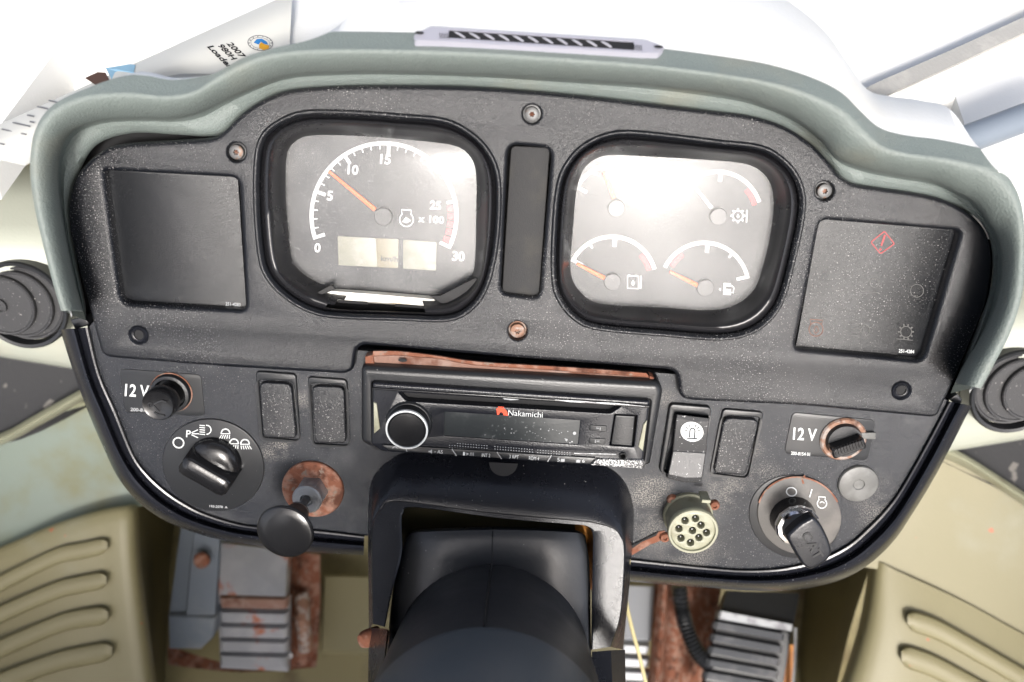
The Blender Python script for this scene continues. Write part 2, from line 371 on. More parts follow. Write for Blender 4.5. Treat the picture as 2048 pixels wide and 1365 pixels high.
# ============================================================ the dashboard hood
NB = -.010                                              # level of the lower console face
hood_st = [  # silhouette, crease under the lip, edge where the inner wall meets the instrument panel, depth of the top behind it
    ((122, 622), (166, 622), (172, 640), .003), ((104, 560), (152, 572), (168, 600), .003), ((86, 490), (136, 500), (152, 520), .003),
    ((68, 410), (122, 420), (141, 450), .003), ((60, 335), (116, 345), (140, 385), .004), ((68, 270), (124, 292), (155, 338), .004),
    ((100, 222), (150, 258), (190, 286), .004), ((160, 192), (205, 241), (258, 264), .006), ((250, 183), (275, 237), (340, 266), .02),
    ((330, 190), (344, 237), (408, 269), .018), ((388, 180), (396, 226), (444, 262), .015), ((432, 153), (448, 202), (482, 228), .004),
    ((485, 124), (516, 172), (523, 202), .004), ((545, 105), (585, 151), (575, 181), .004), ((640, 97), (690, 145), (690, 172), .016),
    ((780, 97), (800, 145), (800, 171), .07), ((960, 103), (955, 150), (955, 174), .10), ((1180, 118), (1165, 162), (1165, 191), .10),
    ((1330, 131), (1310, 172), (1310, 208), .10), ((1490, 153), (1460, 192), (1450, 226), .10), ((1570, 170), (1530, 212), (1540, 244), .09),
    ((1638, 193), (1590, 238), (1610, 281), .08), ((1689, 220), (1640, 275), (1652, 318), .07), ((1726, 256), (1675, 315), (1690, 360), .06),
    ((1764, 289), (1735, 339), (1745, 376), .05), ((1812, 304), (1800, 352), (1830, 388), .05), ((1880, 313), (1862, 362), (1893, 402), .05),
    ((1942, 325), (1905, 380), (1942, 428), .045), ((1985, 337), (1945, 402), (1972, 462), .003), ((2020, 365), (1975, 440), (1985, 512), .003),
    ((2042, 410), (1998, 480), (1980, 582), .003), ((2050, 480), (2004, 540), (1956, 650), .003), ((2046, 580), (1990, 610), (1934, 705), .003),
    ((2022, 662), (1962, 672), (1920, 745), .003), ((1990, 726), (1925, 735), (1908, 770), .003), ((1962, 778), (1910, 766), (1902, 785), .003)]
hs = cat([(*a, *b, *c, d) for a, b, c, d in hood_st], False, 12)
rows = []
HPROF = [(0, .0462), (.06, .0470), (.2, .0471), (.4, .0450), (.6, .0412), (.78, .036), (.92, .030), (1.0, .024)]
HPROF = [q for q in cat(HPROF, False, 3)]
def hood_row(st):
    s, k, e, dp = st[0:2], st[2:4], st[4:6], st[6]
    S = P(*s, HPROF[0][1]); r = []
    r.append(S + YW * dp - ZW * (.010 + dp * .8))
    r.append(S + YW * (dp + .002) - ZW * .012)
    r.append(S + YW * dp * .9 - ZW * min(.003, dp * .2))
    r.append(S + YW * min(.012, dp * .6) + ZW * .0006)
    r.append(S + YW * min(.007, dp * .3) + ZW * .0005)
    for t, n in HPROF: r.append(P(*lerp(s, k, t), n))
    r.append(P(*lerp(k, e, .03), .010)); r.append(P(*lerp(k, e, .06), .002)); r.append(P(*lerp(k, e, .22), -.003)); r.append(P(*lerp(k, e, .5), -.002)); r.append(P(*lerp(k, e, .9), -.0045)); r.append(P(*lerp(k, e, 1.12), -.010))
    r.append(P(*lerp(k, e, 1.12), -.03))
    return r
hood = thing('dashboard_hood', P(1050, 120, .0), 'curved grey green hood arching over the black instrument panel', 'dashboard hood')
hr = [hood_row(st) for st in hs]
MB().loft([r[3:] for r in hr], False, True, True).build('hood_shell', M['hood'], hood, 50)
MB().loft([r[:4] for r in hr], False).build('hood_deck', M['deck'], hood, 50)  # same vinyl as the shell, painted sunlit white
b = MB(); b.plate([p + Vector((0, 0, 0)) for p in PP([(st[4], st[5]) for st in hs[::3]] + [(1890, 840), (1260, 1000), (700, 1000), (190, 720)], -.03)], (), -.034, -.03, 0)
b.build('gap_shade_sheet', M['dark'], hood)  # dark sheet painting the shade in the gap behind the panel

# ============================================================ instrument panel (black bezel) with holes
pan = cat([(138, 470), (134, 420), (145, 368), (165, 334), (200, 304), (241, 290), (344, 283), (415, 278), (444, 265), (482, 228), (523, 201), (568, 183),
       (620, 176), (700, 172), (850, 172), (953, 175), (1082, 184), (1243, 201), (1420, 222), (1500, 232), (1569, 253), (1620, 285), (1655, 319), (1681, 352),
       (1712, 369), (1758, 376), (1844, 389), (1896, 403), (1944, 430), (1972, 462), (1984, 500), (1984, 545), (1974, 605), (1953, 660), (1916, 750)], False, 4)
pan += rpoly([(1916, 752), (1876, 838), (1600, 813), (1385, 803), (1360, 797), (1354, 742), (1040, 718), (726, 691), (712, 700), (706, 742), (690, 750), (450, 736), (202, 716), (150, 540)], [0, 16, 0, 14, 14, 20, 0, 12, 12, 14, 10, 0, 22, 0], 4)[6:-6]
gl_out = cat([(561, 250), (611, 232), (700, 232), (803, 239), (880, 246), (925, 264), (965, 298), (988, 345), (992, 410), (985, 500), (968, 570), (940, 612), (895, 634), (800, 632), (680, 628), (625, 618), (575, 590), (538, 550), (524, 500), (517, 400), (519, 320), (530, 278)], True, 4)
gr_out = cat([(1236, 272), (1330, 278), (1438, 291), (1510, 299), (1550, 316), (1584, 350), (1600, 392), (1598, 440), (1583, 510), (1562, 590), (1538, 632), (1500, 660), (1440, 672), (1330, 664), (1200, 652), (1152, 632), (1120, 590), (1112, 540), (1114, 460), (1120, 389), (1134, 340), (1172, 296)], True, 4)
ld_h = rpoly([(205, 342), (476, 357), (491, 622), (240, 608)], [8, 18, 16, 22])
rd_h = rpoly([(1642, 441), (1924, 464), (1848, 723), (1590, 699)], [16, 14, 18, 14])
slot_h = rpoly([(1016, 289), (1104, 297), (1079, 598), (1001, 588)], [22, 22, 18, 16])
bolts = [(1064, 229, 0), (472, 305, 0), (1650, 383, 0), (1035, 663, 1)]
empties = [(277, 671), (1803, 782)]
panel = thing('instrument_panel', P(1050, 450, -.01), 'black grained panel framing the round-cornered gauges below the hood', 'instrument panel')
b = MB()
b.plate(PP(pan, 0), [PP(gl_out, 0), PP(gr_out, 0), PP(ld_h, 0), PP(rd_h, 0), PP(slot_h, 0)] + [PP(circ(x, y, 19, 28), 0) for x, y, r in bolts] + [PP(circ(x, y, 17, 28), 0) for x, y in empties],
        -.0095, 0, .0030, 4, False, [.0024, .0024, .0034, .0034, .0028] + [.0014] * 6)
b.build('bezel_plate', M['panel'], panel, 40)
# raised soft lips round the gauge openings and screens
def lip(name, outline, w, h, m=M['panel'], par=panel):
    q = [(p.x, p.y) for p in PP(outline, 0)]
    ar = sum(q[j - 1][0] * q[j][1] - q[j][0] * q[j - 1][1] for j in range(len(q)))
    if ar < 0: q.reverse()
    rr = []
    for i in range(7):
        t = i / 6; o = off(q, -w * t + .0002)
        rr.append([(x, y, -.0012 + (h + .0012) * math.sin(math.pi * min(1, t * 1.0)) ** .8 - (.0004 if t == 1 else 0)) for x, y in o])
    MB().loft(rr, True).build(name, m, par, 60)
for o_, w_ in ((gl_out, .0042), (gr_out, .0042)): lip('gauge_opening_lip', o_, w_, .0016)

b = MB().plate(PP(rpoly([(216, 338), (476, 350), (494, 622), (244, 608)], 10), -.0080), (), -.0105, -.0080, .0006)
b.build('smoked_screen', M['screen'], panel)
b = MB().plate(PP(rpoly([(1638, 436), (1916, 458), (1850, 724), (1590, 698)], 10), -.0080), (), -.0105, -.0080, .0006)
b.build('smoked_screen', M['screen'], panel)
b = MB().plate(PP(rpoly([(1022, 292), (1100, 296), (1078, 594), (1004, 586)], 12), -.0055), (), -.009, -.0055, .0006)
tag(b.build('slot_cover', M['slot'], panel))
b = MB(); text(b, '251-4283', (466, 609), 7, at(-.0077), 30, .02); b.build('part_number', M['greyprint'], panel)
b = MB(); text(b, '251-4284', (1813, 703), 7, at(-.0077), 31, .02); b.build('part_number', M['white'], panel)
# warning symbols of the right screen
mp = at(-.0077)
b = MB(); strip(b, rpoly([(1769, 463), (1789, 488), (1761, 508), (1742, 485)], 3), 2.2, mp, True)
poly(b, [(1768, 470), (1772, 471), (1764, 493), (1761, 492)], mp); poly(b, circ(1761, 499, 2.4, 10), mp)
b.build('warning_symbol', M['dimred'], panel)
b = MB(); strip(b, circ(1632, 659, 14, 20), 1.6, mp, True); strip(b, [(1622, 650), (1620, 639), (1646, 641), (1642, 650)], 1.6, mp); strip(b, rpoly([(1633, 651), (1638, 662), (1631, 668), (1627, 661)], 4), 1.4, mp, True)
b.build('engine_symbol', M['dimrust'], panel)
b = MB()
strip(b, arc(1728, 661, 12, -90, 90, 10) + [(1728, 649)], 1.5, mp); strip(b, [(1728, 673), (1722, 661), (1728, 649)], 1.5, mp)
for i in range(4): strip(b, [(1703, 650 + i * 7), (1719, 651 + i * 7)], 1.4, mp)
b.build('lamp_symbol', M['dimprint'], panel)
b = MB(); strip(b, circ(1812, 664, 11, 18), 1.6, mp, True)
for i in range(10): a = i * .628; strip(b, [(1812 + 12 * math.cos(a), 664 + 12 * math.sin(a)), (1812 + 16 * math.cos(a), 664 + 16 * math.sin(a))], 3, mp)
strip(b, [(1793, 678), (1826, 681)], 1.4, mp)
b.build('gear_symbol', M['dimprint'], panel)
b = MB(); strip(b, circ(1749, 566, 9, 16), 1.3, mp, True); strip(b, [(1722, 583), (1758, 586)], 1.3, mp); strip(b, circ(1834, 582, 13, 18), 1.3, mp, True)
b.build('warning_symbol', M['dimprint'], panel)
# screws
def screw(x, y, rusty):
    c = P(x, y, -.001); c.z = -.006; m = mpp(x, y); k = M['boltrust'] if rusty else M['steel']
    hd = MB(); hd.lathe(c, [(19 * m, 0), (18 * m, .0006), (17.5 * m, .0012), (14 * m, .0013)], 28, cap1=False); hd.build('washer', M['satin'] if not rusty else M['boltrust'], panel)
    h = MB(); prof = [(15.0 * m, 0), (15.0 * m, .0040), (14.0 * m, .0047), (11 * m, .0051), (6.6 * m, .0053)]
    ring = []
    sg = 36
    rows = [[c + Vector((math.cos(2 * math.pi * i / sg) * r, math.sin(2 * math.pi * i / sg) * r, hh)) for i in range(sg)] for r, hh in prof]
    star = lambda s0, hh: [c + Vector((math.cos(2 * math.pi * i / sg) * m * s0 * (1 + .2 * math.cos(12 * math.pi * i / sg)), math.sin(2 * math.pi * i / sg) * m * s0 * (1 + .2 * math.cos(12 * math.pi * i / sg)), hh)) for i in range(sg)]
    rows += [star(5.2, .0053), star(5.0, .0030)]
    h.loft(rows, True, False, True)
    o = h.build('screw', k, panel)
    if rusty: tag(o, 'rusty screw head below the slot')
    s = MB().add(star(5.0, .0031), [tuple(range(sg))]); s.build('socket', M['rust'], o)
for x_, y_, r_ in bolts: screw(x_, y_, r_)
for x_, y_ in empties:
    m = mpp(x_, y_); c = P(x_, y_, 0); c.z = -.009
    MB().lathe(c, [(21 * m, .0075), (20 * m, .0098), (18.5 * m, .0104), (17 * m, .0100), (15 * m, .0084), (13 * m, .0080), (11.5 * m, .0088), (10.5 * m, .0087), (10 * m, .0075)], 30, cap1=True).build('screw_hole_collar', M['gloss'], panel)
    MB().lathe(c, [(8.6 * m, -.001)], 20) if False else None
    MB().add([c + Vector((math.cos(i * .3142) * 8.8 * m, math.sin(i * .3142) * 10.2 * m, .0080)) for i in range(20)], [tuple(range(20))]).build('screw_hole', M['dark'], panel)

# ============================================================ gauges
GN = -.020                                              # lens level
DN = -.026                                              # dial face level
gl_in = cat([(588, 284), (618, 271), (700, 271), (800, 278), (888, 287), (925, 298), (945, 320), (953, 352), (953, 430), (949, 537), (931, 564), (895, 584), (864, 591), (760, 584), (662, 575), (618, 557), (590, 533), (581, 510), (574, 440), (571, 400), (571, 330), (575, 302)], True, 4)
gr_in = cat([(1185, 321), (1219, 310), (1300, 313), (1400, 319), (1488, 327), (1526, 345), (1545, 375), (1548, 420), (1540, 480), (1526, 537), (1509, 581), (1472, 611), (1421, 622), (1330, 617), (1202, 609), (1162, 587), (1143, 556), (1141, 520), (1146, 450), (1152, 385), (1165, 342)], True, 4)
def ring_rows(outer, inner):
    po, pi = polar(outer), polar(inner); rows = []
    for t, n in ((0.02, -.012), (.02, -.0065), (.10, -.0060), (.16, -.0030), (.24, -.0012), (.34, -.0008), (.44, -.0022), (.56, -.0065), (.80, -.0145), (1.0, GN + .0006), (1.03, GN - .002)):
        rows.append([P(*lerp(a, c, t), n) for a, c in zip(po, pi)])
    return rows
tach = thing('tachometer', P(770, 432, DN), 'rev counter gauge with orange needle and cream display, left of the slot', 'gauge')
clus = thing('gauge_cluster', P(1340, 460, DN), 'four-dial gauge unit with orange needles, hazy lens, right of the slot', 'gauge')
rows = ring_rows(gl_out, gl_in)
# the tachometer's bezel ring is broken open along the bottom: drop the columns between the two flaps (inner half only)
k = len(rows[0]); b = MB(); vs = [p for r in rows for p in r]; fs = []
for i in range(len(rows) - 1):
    for j in range(k):
        ang_ = 360 * (j + .5) / k                       # 0 = right, 90 = down in the picture
        if i >= 3 and 60 + i * .8 < ang_ < 128 - i * 2.2: continue
        a_, c_ = i * k + j, i * k + (j + 1) % k; fs.append((a_, c_, c_ + k, a_ + k))
b.add(vs, fs).build('bezel_ring', M['lens_rim'], tach, 60)
MB().loft(ring_rows(gr_out, gr_in), True).build('bezel_ring', M['lens_rim'], clus, 60)
# broken flaps and the white strip behind them
b = MB(); q = [(618, 600), (665, 573), (672, 580), (660, 590), (640, 596), (590, 612), (585, 600)]
b.plate(PP([(584, 596), (614, 596), (662, 570), (672, 579), (655, 586), (632, 594), (604, 606)], -.009), (), -.0105, -.009, .0006); b.build('broken_flap', M['slot'], tach)
b = MB(); b.plate(PP([(858, 592), (880, 592), (930, 566), (952, 556), (962, 566), (935, 600), (905, 618), (880, 606)], -.008), (), -.0095, -.008, .0006); b.build('broken_flap', M['slot'], tach)
b = MB()
b.loft([[P(x, y, n) for x, y, n in r] for r in ([(614, 597, -.018), (660, 577, -.018), (760, 584, -.018), (862, 592, -.018), (904, 618, -.018)], [(612, 600, -.013), (655, 582, -.013), (760, 590, -.013), (866, 599, -.013), (906, 621, -.013)],
        [(610, 602, -.0125), (650, 598, -.0125), (760, 605, -.0125), (868, 613, -.0125), (906, 623, -.0125)], [(610, 604, -.02), (650, 601, -.02), (760, 608, -.02), (868, 616, -.02), (906, 624, -.02)])])
b.build('white_strip', M['whitep'], tach)
b = MB()
for x0, x1 in ((676, 735), (790, 850)): poly(b, [(x0, 600.5 + (x0 - 676) * .07), (x1, 600.5 + (x1 - 676) * .07), (x1, 605.5 + (x1 - 676) * .07), (x0, 605.5 + (x0 - 676) * .07)], at(-.0122))
b.build('strip_slots', M['dark'], tach)
b = MB().plate(PP([(560, 600), (940, 615), (925, 650), (560, 640)], -.0215), (), -.024, -.0215, 0); b.build('gap_floor', M['dark'], tach)
def dial_base(par, inner):
    q = polar(inner, 72); cx = sum(p[0] for p in q) / 72; cy = sum(p[1] for p in q) / 72
    MB().plate(PP([(cx + (x - cx) * 1.06, cy + (y - cy) * 1.06) for x, y in q], DN), (), DN - .002, DN, 0).build('dial_face', M['dial'], par)
    MB().loft([[P(cx + (x - cx) * 1.03, cy + (y - cy) * 1.03, GN) for x, y in q], [P(cx + (x - cx) * 1.03, cy + (y - cy) * 1.03, DN) for x, y in q]], True).build('dial_wall', M['dark'], par)
    MB().plate(PP([(cx + (x - cx) * 1.02, cy + (y - cy) * 1.02) for x, y in q], GN), (), GN - .0012, GN, .0003).build('lens', M['lens'], par)
dial_base(tach, gl_in); dial_base(clus, gr_in)
mp = at(DN + .0003)
TX, TY = 768, 432
b = MB(); strip(b, arc(TX, TY, 145, 197.5, 62, 60), 8, mp)
strip(b, arc(TX, TY, 145, 62, -26, 40), 8, mp)
def tick(b, a, r0, r1, w, cx=TX, cy=TY): c, s = math.cos(R(a)), -math.sin(R(a)); strip(b, [(cx + c * r0, cy + s * r0), (cx + c * r1, cy + s * r1)], w, mp)
a_of = lambda v: 197.5 - v * (223.0 / 30)
for v in range(31):
    if v in (0, 30): tick(b, a_of(v), 124, 149, 7)
    elif v in (5, 10, 15): tick(b, a_of(v), 124, 144, 7)
    elif v == 25: tick(b, a_of(v), 128, 144, 6)
    elif v < 20: tick(b, a_of(v), 133, 143, 2.4)
b.build('dial_scale', M['white'], tach)
b = MB()
for v in [25.4 + i * .9 for i in range(5)]: strip(b, arc(TX, TY, 134, a_of(v), a_of(v + .66), 4), 13, mp)
b.build('red_zone', M['red'], tach)
for s_, c_, h_ in (('0', (635, 496), 19), ('5', (660, 392), 20), ('10', (706, 340), 20), ('15', (771, 319), 20), ('25', (871, 411), 18), ('30', (917, 513), 20)):
    text(MB(), s_, c_, h_, mp, None, .03).build('number', M['white'], tach)
text(MB(), 'x 100', (862, 439), 15, mp, 52, .03).build('number', M['white'], tach)
def engine(b, x, y, s, mp, w=2.2):
    strip(b, arc(x, y + 3 * s, 11 * s, 130, 410, 24), w, mp); strip(b, [(x - 7 * s, y - 5 * s), (x - 8 * s, y - 13 * s), (x + 8 * s, y - 12 * s), (x + 7 * s, y - 5 * s)], w, mp)
b = MB(); engine(b, 813, 436, 1.25, mp); poly(b, [(804, 444), (812, 434), (822, 442), (813, 447)], mp); b.build('engine_symbol', M['white'], tach)
def lcd(pts, m): MB().plate(PP(rpoly(pts, 2), DN + .0007), (), DN - .001, DN + .0007, .0002).build('display', m, tach)
lcd([(675, 473), (752, 477), (755, 535), (677, 531)], M['lcd']); lcd([(752, 477), (797, 479), (796, 537), (755, 535)], M['lcd2']); lcd([(806, 480), (873, 485), (872, 542), (806, 538)], M['lcd'])
text(MB(), 'km/h', (779, 518), 11, at(DN + .0010), 34, .02).build('lettering', M['dimprint'], tach)
def needle(par, p0, p1, hub, rh, m, w=8):
    z0, z1 = DN + .0018, DN + .0030
    dx, dy = p1[0] - p0[0], p1[1] - p0[1]; l = math.hypot(dx, dy); nx, ny = -dy / l, dx / l
    o = MB().plate(PP([(p0[0] + nx * w * .32, p0[1] + ny * w * .32), (p0[0] - nx * w * .32, p0[1] - ny * w * .32), (p1[0] - nx * w * .5, p1[1] - ny * w * .5), (p1[0] + nx * w * .5, p1[1] + ny * w * .5)], z1), (), z0, z1, .0002).build('needle', m, par)
    q = MB().lathe(P(*hub, DN), [(rh * mpp(*hub), 0), (rh * mpp(*hub), .0034), (rh * .93 * mpp(*hub), .0038)], 32); q.build('needle_hub', M['satin'], par)
needle(tach, (657, 343), (750, 420), (768, 432), 19, M['orange'])
dials = [((1224, 562), 154, 15, (1154, 528), (1209, 557), 1), ((1409, 574), 154, 11, (1340, 544), (1396, 572), 0), ((1232, 416), 154, 15, (1207, 345), (1228, 398), 1), ((1435, 432), 154, 18, (1388, 372), (1424, 417), 1)]
for i, ((cx, cy), a0, a1, p0, p1, rr_) in enumerate(dials):
    b = MB(); strip(b, arc(cx, cy, 88, a0, a1, 40), 8, mp)
    tick(b, 86, 68, 88, 8, cx, cy)
    if i in (1,): tick(b, 50, 76, 88, 5, cx, cy); tick(b, a1 + 2, 66, 92, 7, cx, cy)
    if i in (0, 2): tick(b, 121, 76, 88, 5, cx, cy)
    if i in (0, 2, 3): tick(b, a0 - 2, 66, 92, 7, cx, cy)
    b.build('dial_scale', M['white'], clus)
    b = MB(); strip(b, arc(cx, cy, 77, 42, 16, 10) if rr_ else arc(cx, cy, 77, 148, 124, 10), 9, mp); b.build('red_zone', M['red'], clus)
    needle(clus, p0, p1, (cx, cy), 18, M['orange'] if i != 3 else M['white'])
b = MB(); x, y = 1268, 565                                    # hydraulic tank symbol
strip(b, [(x - 13, y - 13), (x + 9, y - 12), (x + 9, y + 13), (x - 13, y + 12)], 2.6, mp, True); poly(b, [(x - 2, y - 5), (x + 2, y + 2), (x - 2, y + 7), (x - 6, y + 2)], mp); strip(b, [(x + 14, y - 13), (x + 13, y + 13)], 3, mp); strip(b, [(x - 10, y - 16), (x - 10, y - 11)], 3, mp); strip(b, [(x + 4, y - 15), (x + 4, y - 11)], 3, mp)
b.build('tank_symbol', M['white'], clus)
b = MB(); x, y = 1455, 577                                    # fuel pump symbol
poly(b, [(x - 9, y + 13), (x - 8, y - 11), (x + 7, y - 10), (x + 7, y - 3), (x - 4, y - 4), (x - 4, y + 1), (x + 7, y + 2), (x + 7, y + 14)], mp); strip(b, [(x + 8, y - 6), (x + 13, y - 1), (x + 11, y + 10), (x + 8, y + 8)], 2.4, mp); poly(b, [(x - 13, y - 1), (x - 13, y + 6), (x - 18, y + 2)], mp)
b.build('fuel_symbol', M['white'], clus)
b = MB(); x, y = 1476, 432                                    # gear oil symbol
strip(b, circ(x, y, 10, 20), 2.4, mp, True)
for i in range(8): a = i * math.pi / 4; strip(b, [(x + 11 * math.cos(a), y + 11 * math.sin(a)), (x + 15 * math.cos(a), y + 15 * math.sin(a))], 4, mp)
poly(b, [(x, y - 5), (x + 3, y + 2), (x, y + 5), (x - 3, y + 2)], mp); strip(b, [(x + 18, y - 12), (x + 17, y + 14)], 2.6, mp)
b.build('gear_symbol', M['white'], clus)

# ============================================================ lower console
rimL_i = cat([(178, 655), (200, 748), (234, 826), (269, 912), (300, 953), (338, 986), (372, 1008), (407, 1026), (458, 1043), (510, 1053), (627, 1060), (729, 1072)], False, 4)
rimL_o = cat([(120, 660), (152, 760), (182, 838), (206, 893), (234, 952), (272, 1000), (320, 1036), (372, 1060), (440, 1080), (510, 1091), (624, 1105), (727, 1111)], False, 4)
rimR_i = cat([(1258, 1118), (1330, 1126), (1416, 1135), (1486, 1140), (1550, 1138), (1592, 1131), (1632, 1121), (1662, 1109), (1700, 1087), (1732, 1059), (1770, 1020), (1802, 977), (1850, 893), (1898, 803)], False, 4)
rimR_o = cat([(1256, 1163), (1330, 1170), (1416, 1176), (1490, 1181), (1556, 1182), (1600, 1179), (1640, 1172), (1682, 1160), (1720, 1141), (1752, 1118), (1785, 1085), (1812, 1048), (1873, 948), (1943, 812)], False, 4)
con = thing('console_panel', P(1000, 950, -.03), 'lower black console panel with curved double rim below the gauges', 'console panel')
notch = [(729, 1072), (752, 1071), (765, 1000), (800, 950), (1000, 950), (1200, 965), (1235, 1000), (1240, 1117), (1258, 1118)]
con_o = rimL_i + notch[1:-1] + rimR_i + [(1870, 790), (1300, 745), (700, 700), (190, 640)]
conn_holes = [PP(circ(1385, 1055, 42, 24), NB)]
MB().plate(PP(con_o, NB), (), NB - .006, NB, 0).build('console_face', M['console'], con)
RP = [(0, NB - .002), (.0, NB + .0010), (.06, NB + .0030), (.13, NB + .0034), (.20, NB + .0018), (.28, NB - .002), (.40, NB - .0025), (.46, NB + .001), (.53, NB + .0045), (.62, NB + .0055), (.72, NB + .0045), (.84, NB + .0005), (.94, NB - .006), (1.0, NB - .012), (1.0, NB - .035)]
for ri, ro in ((rimL_i, rimL_o), (rimR_i, rimR_o)):
    MB().loft([[P(*lerp(a, c, t), n) for t, n in RP] + [P(*lerp(a, c, .9), NB - .045)] for a, c in zip(ri, ro)], False, True, True).build('console_rim', M['rim'], con, 40)
# tabs where the rim ends
for q in ([(140, 640), (168, 634), (180, 650), (150, 660)], [(1898, 800), (1915, 788), (1925, 800), (1920, 815)]):
    MB().plate(PP(q, NB - .006), (), NB - .02, NB - .006, .0008).build('rim_tab', M['satin'], con)
# blank switch covers
def blank(fr, cap, label=None):
    t = thing('switch_blank', P(*fr[0], NB), label, 'switch blank', 'blank switch covers in the console')
    fo = rpoly(fr, 10); ci = rpoly(cap, [16, 16, 10, 10])
    MB().plate(PP(fo, NB + .0022), [PP(off2(ci, 5), NB + .0022)], NB - .0005, NB + .0022, .0009, 3, False).build('frame', M['satin'], t)
    MB().plate(PP(ci, NB + .0040), (), NB, NB + .0040, .0014, 4).build('cover', M['panel'], t)
def off2(q, d):
    cx = sum(p[0] for p in q) / len(q); cy = sum(p[1] for p in q) / len(q)
    w = max(p[0] for p in q) - min(p[0] for p in q); h = max(p[1] for p in q) - min(p[1] for p in q)
    return [(cx + (x - cx) * (1 + 2 * d / w), cy + (y - cy) * (1 + 2 * d / h)) for x, y in q]
blank([(510, 743), (592, 749), (600, 885), (523, 878)], [(517, 765), (583, 768), (593, 878), (526, 877)], 'black switch blank in the console, nearest the lighter and light knob')
blank([(614, 754), (694, 760), (699, 895), (625, 891)], [(622, 772), (689, 775), (692, 888), (630, 888)], 'black switch blank in the console, next to the left end of the radio')
blank([(1446, 818), (1528, 825), (1498, 960), (1420, 950)], [(1448, 836), (1520, 840), (1492, 952), (1427, 947)], 'black scuffed switch blank between the beacon switch and 12 V plate')
# decals
def decal(name, pts, r=12, h=.0006, m='decal'): return MB().plate(PP(rpoly(pts, r), NB + h), (), NB - .0005, NB + h, .0003).build(name, M[m], con)
decal('socket_decal', [(238, 738), (402, 750), (410, 833), (250, 826)])
decal('socket_decal', [(1585, 825), (1752, 841), (1735, 922), (1568, 908)])
text(MB(), '12 V', (274, 782), 25, at(NB + .0010), 48, .02).build('lettering', M['white'], con)
text(MB(), '12 V', (1610, 869), 25, at(NB + .0010), 47, .02).build('lettering', M['white'], con)
text(MB(), '200-8154 01', (1601, 908), 7, at(NB + .0010), 38, .02).build('part_number', M['white'], con)
text(MB(), '200-81', (275, 820), 7, at(NB + .0010), 28, .02).build('part_number', M['greyprint'], con)

# ============================================================ controls on the console
def tube_m(px, py, n, rpx): return rpx * mpp(px, py, n)
# cigarette lighter
lt = thing('cigarette_lighter', P(343, 784, NB), 'black round cigarette lighter pulled out of its socket beside the left 12 V', 'lighter')
m = mpp(343, 784); c = P(344, 784, NB)
MB().lathe(c, [(43 * m, 0), (43 * m, .0012), (39 * m, .0014)], 36, cap1=False).build('rust_ring', M['rust'], lt)
MB().lathe(c, [(41 * m, 0), (41 * m, .003), (39 * m, .0048), (33 * m, .0052), (30 * m, .0030), (29 * m, -.004)], 36).build('socket', M['satin'], lt)
MB().lathe(c, [(25 * m, -.003), (25 * m, .009), (27 * m, .011), (32 * m, .013), (33.5 * m, .0145), (33.5 * m, .0205), (32 * m, .0225), (30 * m, .0235), (28.5 * m, .0232), (0.5 * m, .0236)], 40).build('knob', M['knobgloss'], lt)
lc = c + Vector((0, 0, .0240))
def lp(x, y): return lc + Vector((x * m, y * m, 0))
b = MB(); strip(b, [(-17, -4), (-8, 3), (2, 9), (10, 12), (18, 9)], 3, lambda x, y: lp(x, y)); strip(b, [(-12, 6), (-6, -2), (2, -12)], 3, lambda x, y: lp(x, y)); strip(b, [(-8, -14), (0, -19), (12, -20)], 4, lambda x, y: lp(x, y)); strip(b, circ(-14, 2, 4, 10), 2, lambda x, y: lp(x, y), True)
b.build('cigarette_symbol', M['decal'], lt)
# light switch
ls = thing('light_switch', P(426, 930, NB), 'rotary light switch with white lamp symbols on a black disc', 'light switch')
el = lambda cx, cy, rx, ry, k=56: [(cx + rx * math.cos(i * 2 * math.pi / k) , cy + ry * math.sin(i * 2 * math.pi / k) + SL * rx * math.cos(i * 2 * math.pi / k)) for i in range(k)]
MB().plate(PP(el(426, 931, 102, 92), NB + .0015), (), NB - .0005, NB + .0015, .0006).build('disc', M['decal'], ls)
mp = at(NB + .0019); b = MB()
strip(b, el(357, 886, 10.5, 10, 22), 2.6, mp, True)
text(b, 'P', (377, 868), 14, mp, 9, .01)
for q in ([(383, 866), (396, 860)], [(384, 868), (398, 868)], [(383, 870), (396, 876)]): strip(b, q, 1.8, mp)
strip(b, arc(413, 860, 9, -90, 90, 10) + [(412, 851)], 2, mp, False)
for i in range(5): strip(b, [(399, 851 + i * 4.4), (410, 852 + i * 4.4)], 1.7, mp)
def lamp(b, x, y, d):
    strip(b, arc(x, y, 8.5, 190, -10, 10), 2.4, mp); strip(b, [(x - 9, y + 1), (x + 9, y + 1)], 1.8, mp)
    for i in range(5): strip(b, [(x - 8 + i * 4, y + 3.5), (x - 10 + i * 5 + d * 4, y + 11)], 1.7, mp)
lamp(b, 451, 867, -.6); lamp(b, 468, 887, -.6); lamp(b, 490, 888, .8)
b.build('lamp_symbols', M['white'], ls)
text(MB(), '193-2078  A', (437, 1014), 5, mp, 36, .02).build('part_number', M['greyprint'], ls)
m = mpp(426, 930); c = P(432, 921, NB)
MB().lathe(c, [(54 * m, .001), (54 * m, .005), (52 * m, .0075), (44 * m, .0098), (30 * m, .0112), (12 * m, .0116)], 48).build('dial_body', M['knobgloss'], ls, 60)
gx = (P(432 + 50, 921 + 29, NB) - P(432, 921, NB)).normalized(); gy = Vector((-gx.y, gx.x, 0)); gc = P(428, 929, NB)
rows = []
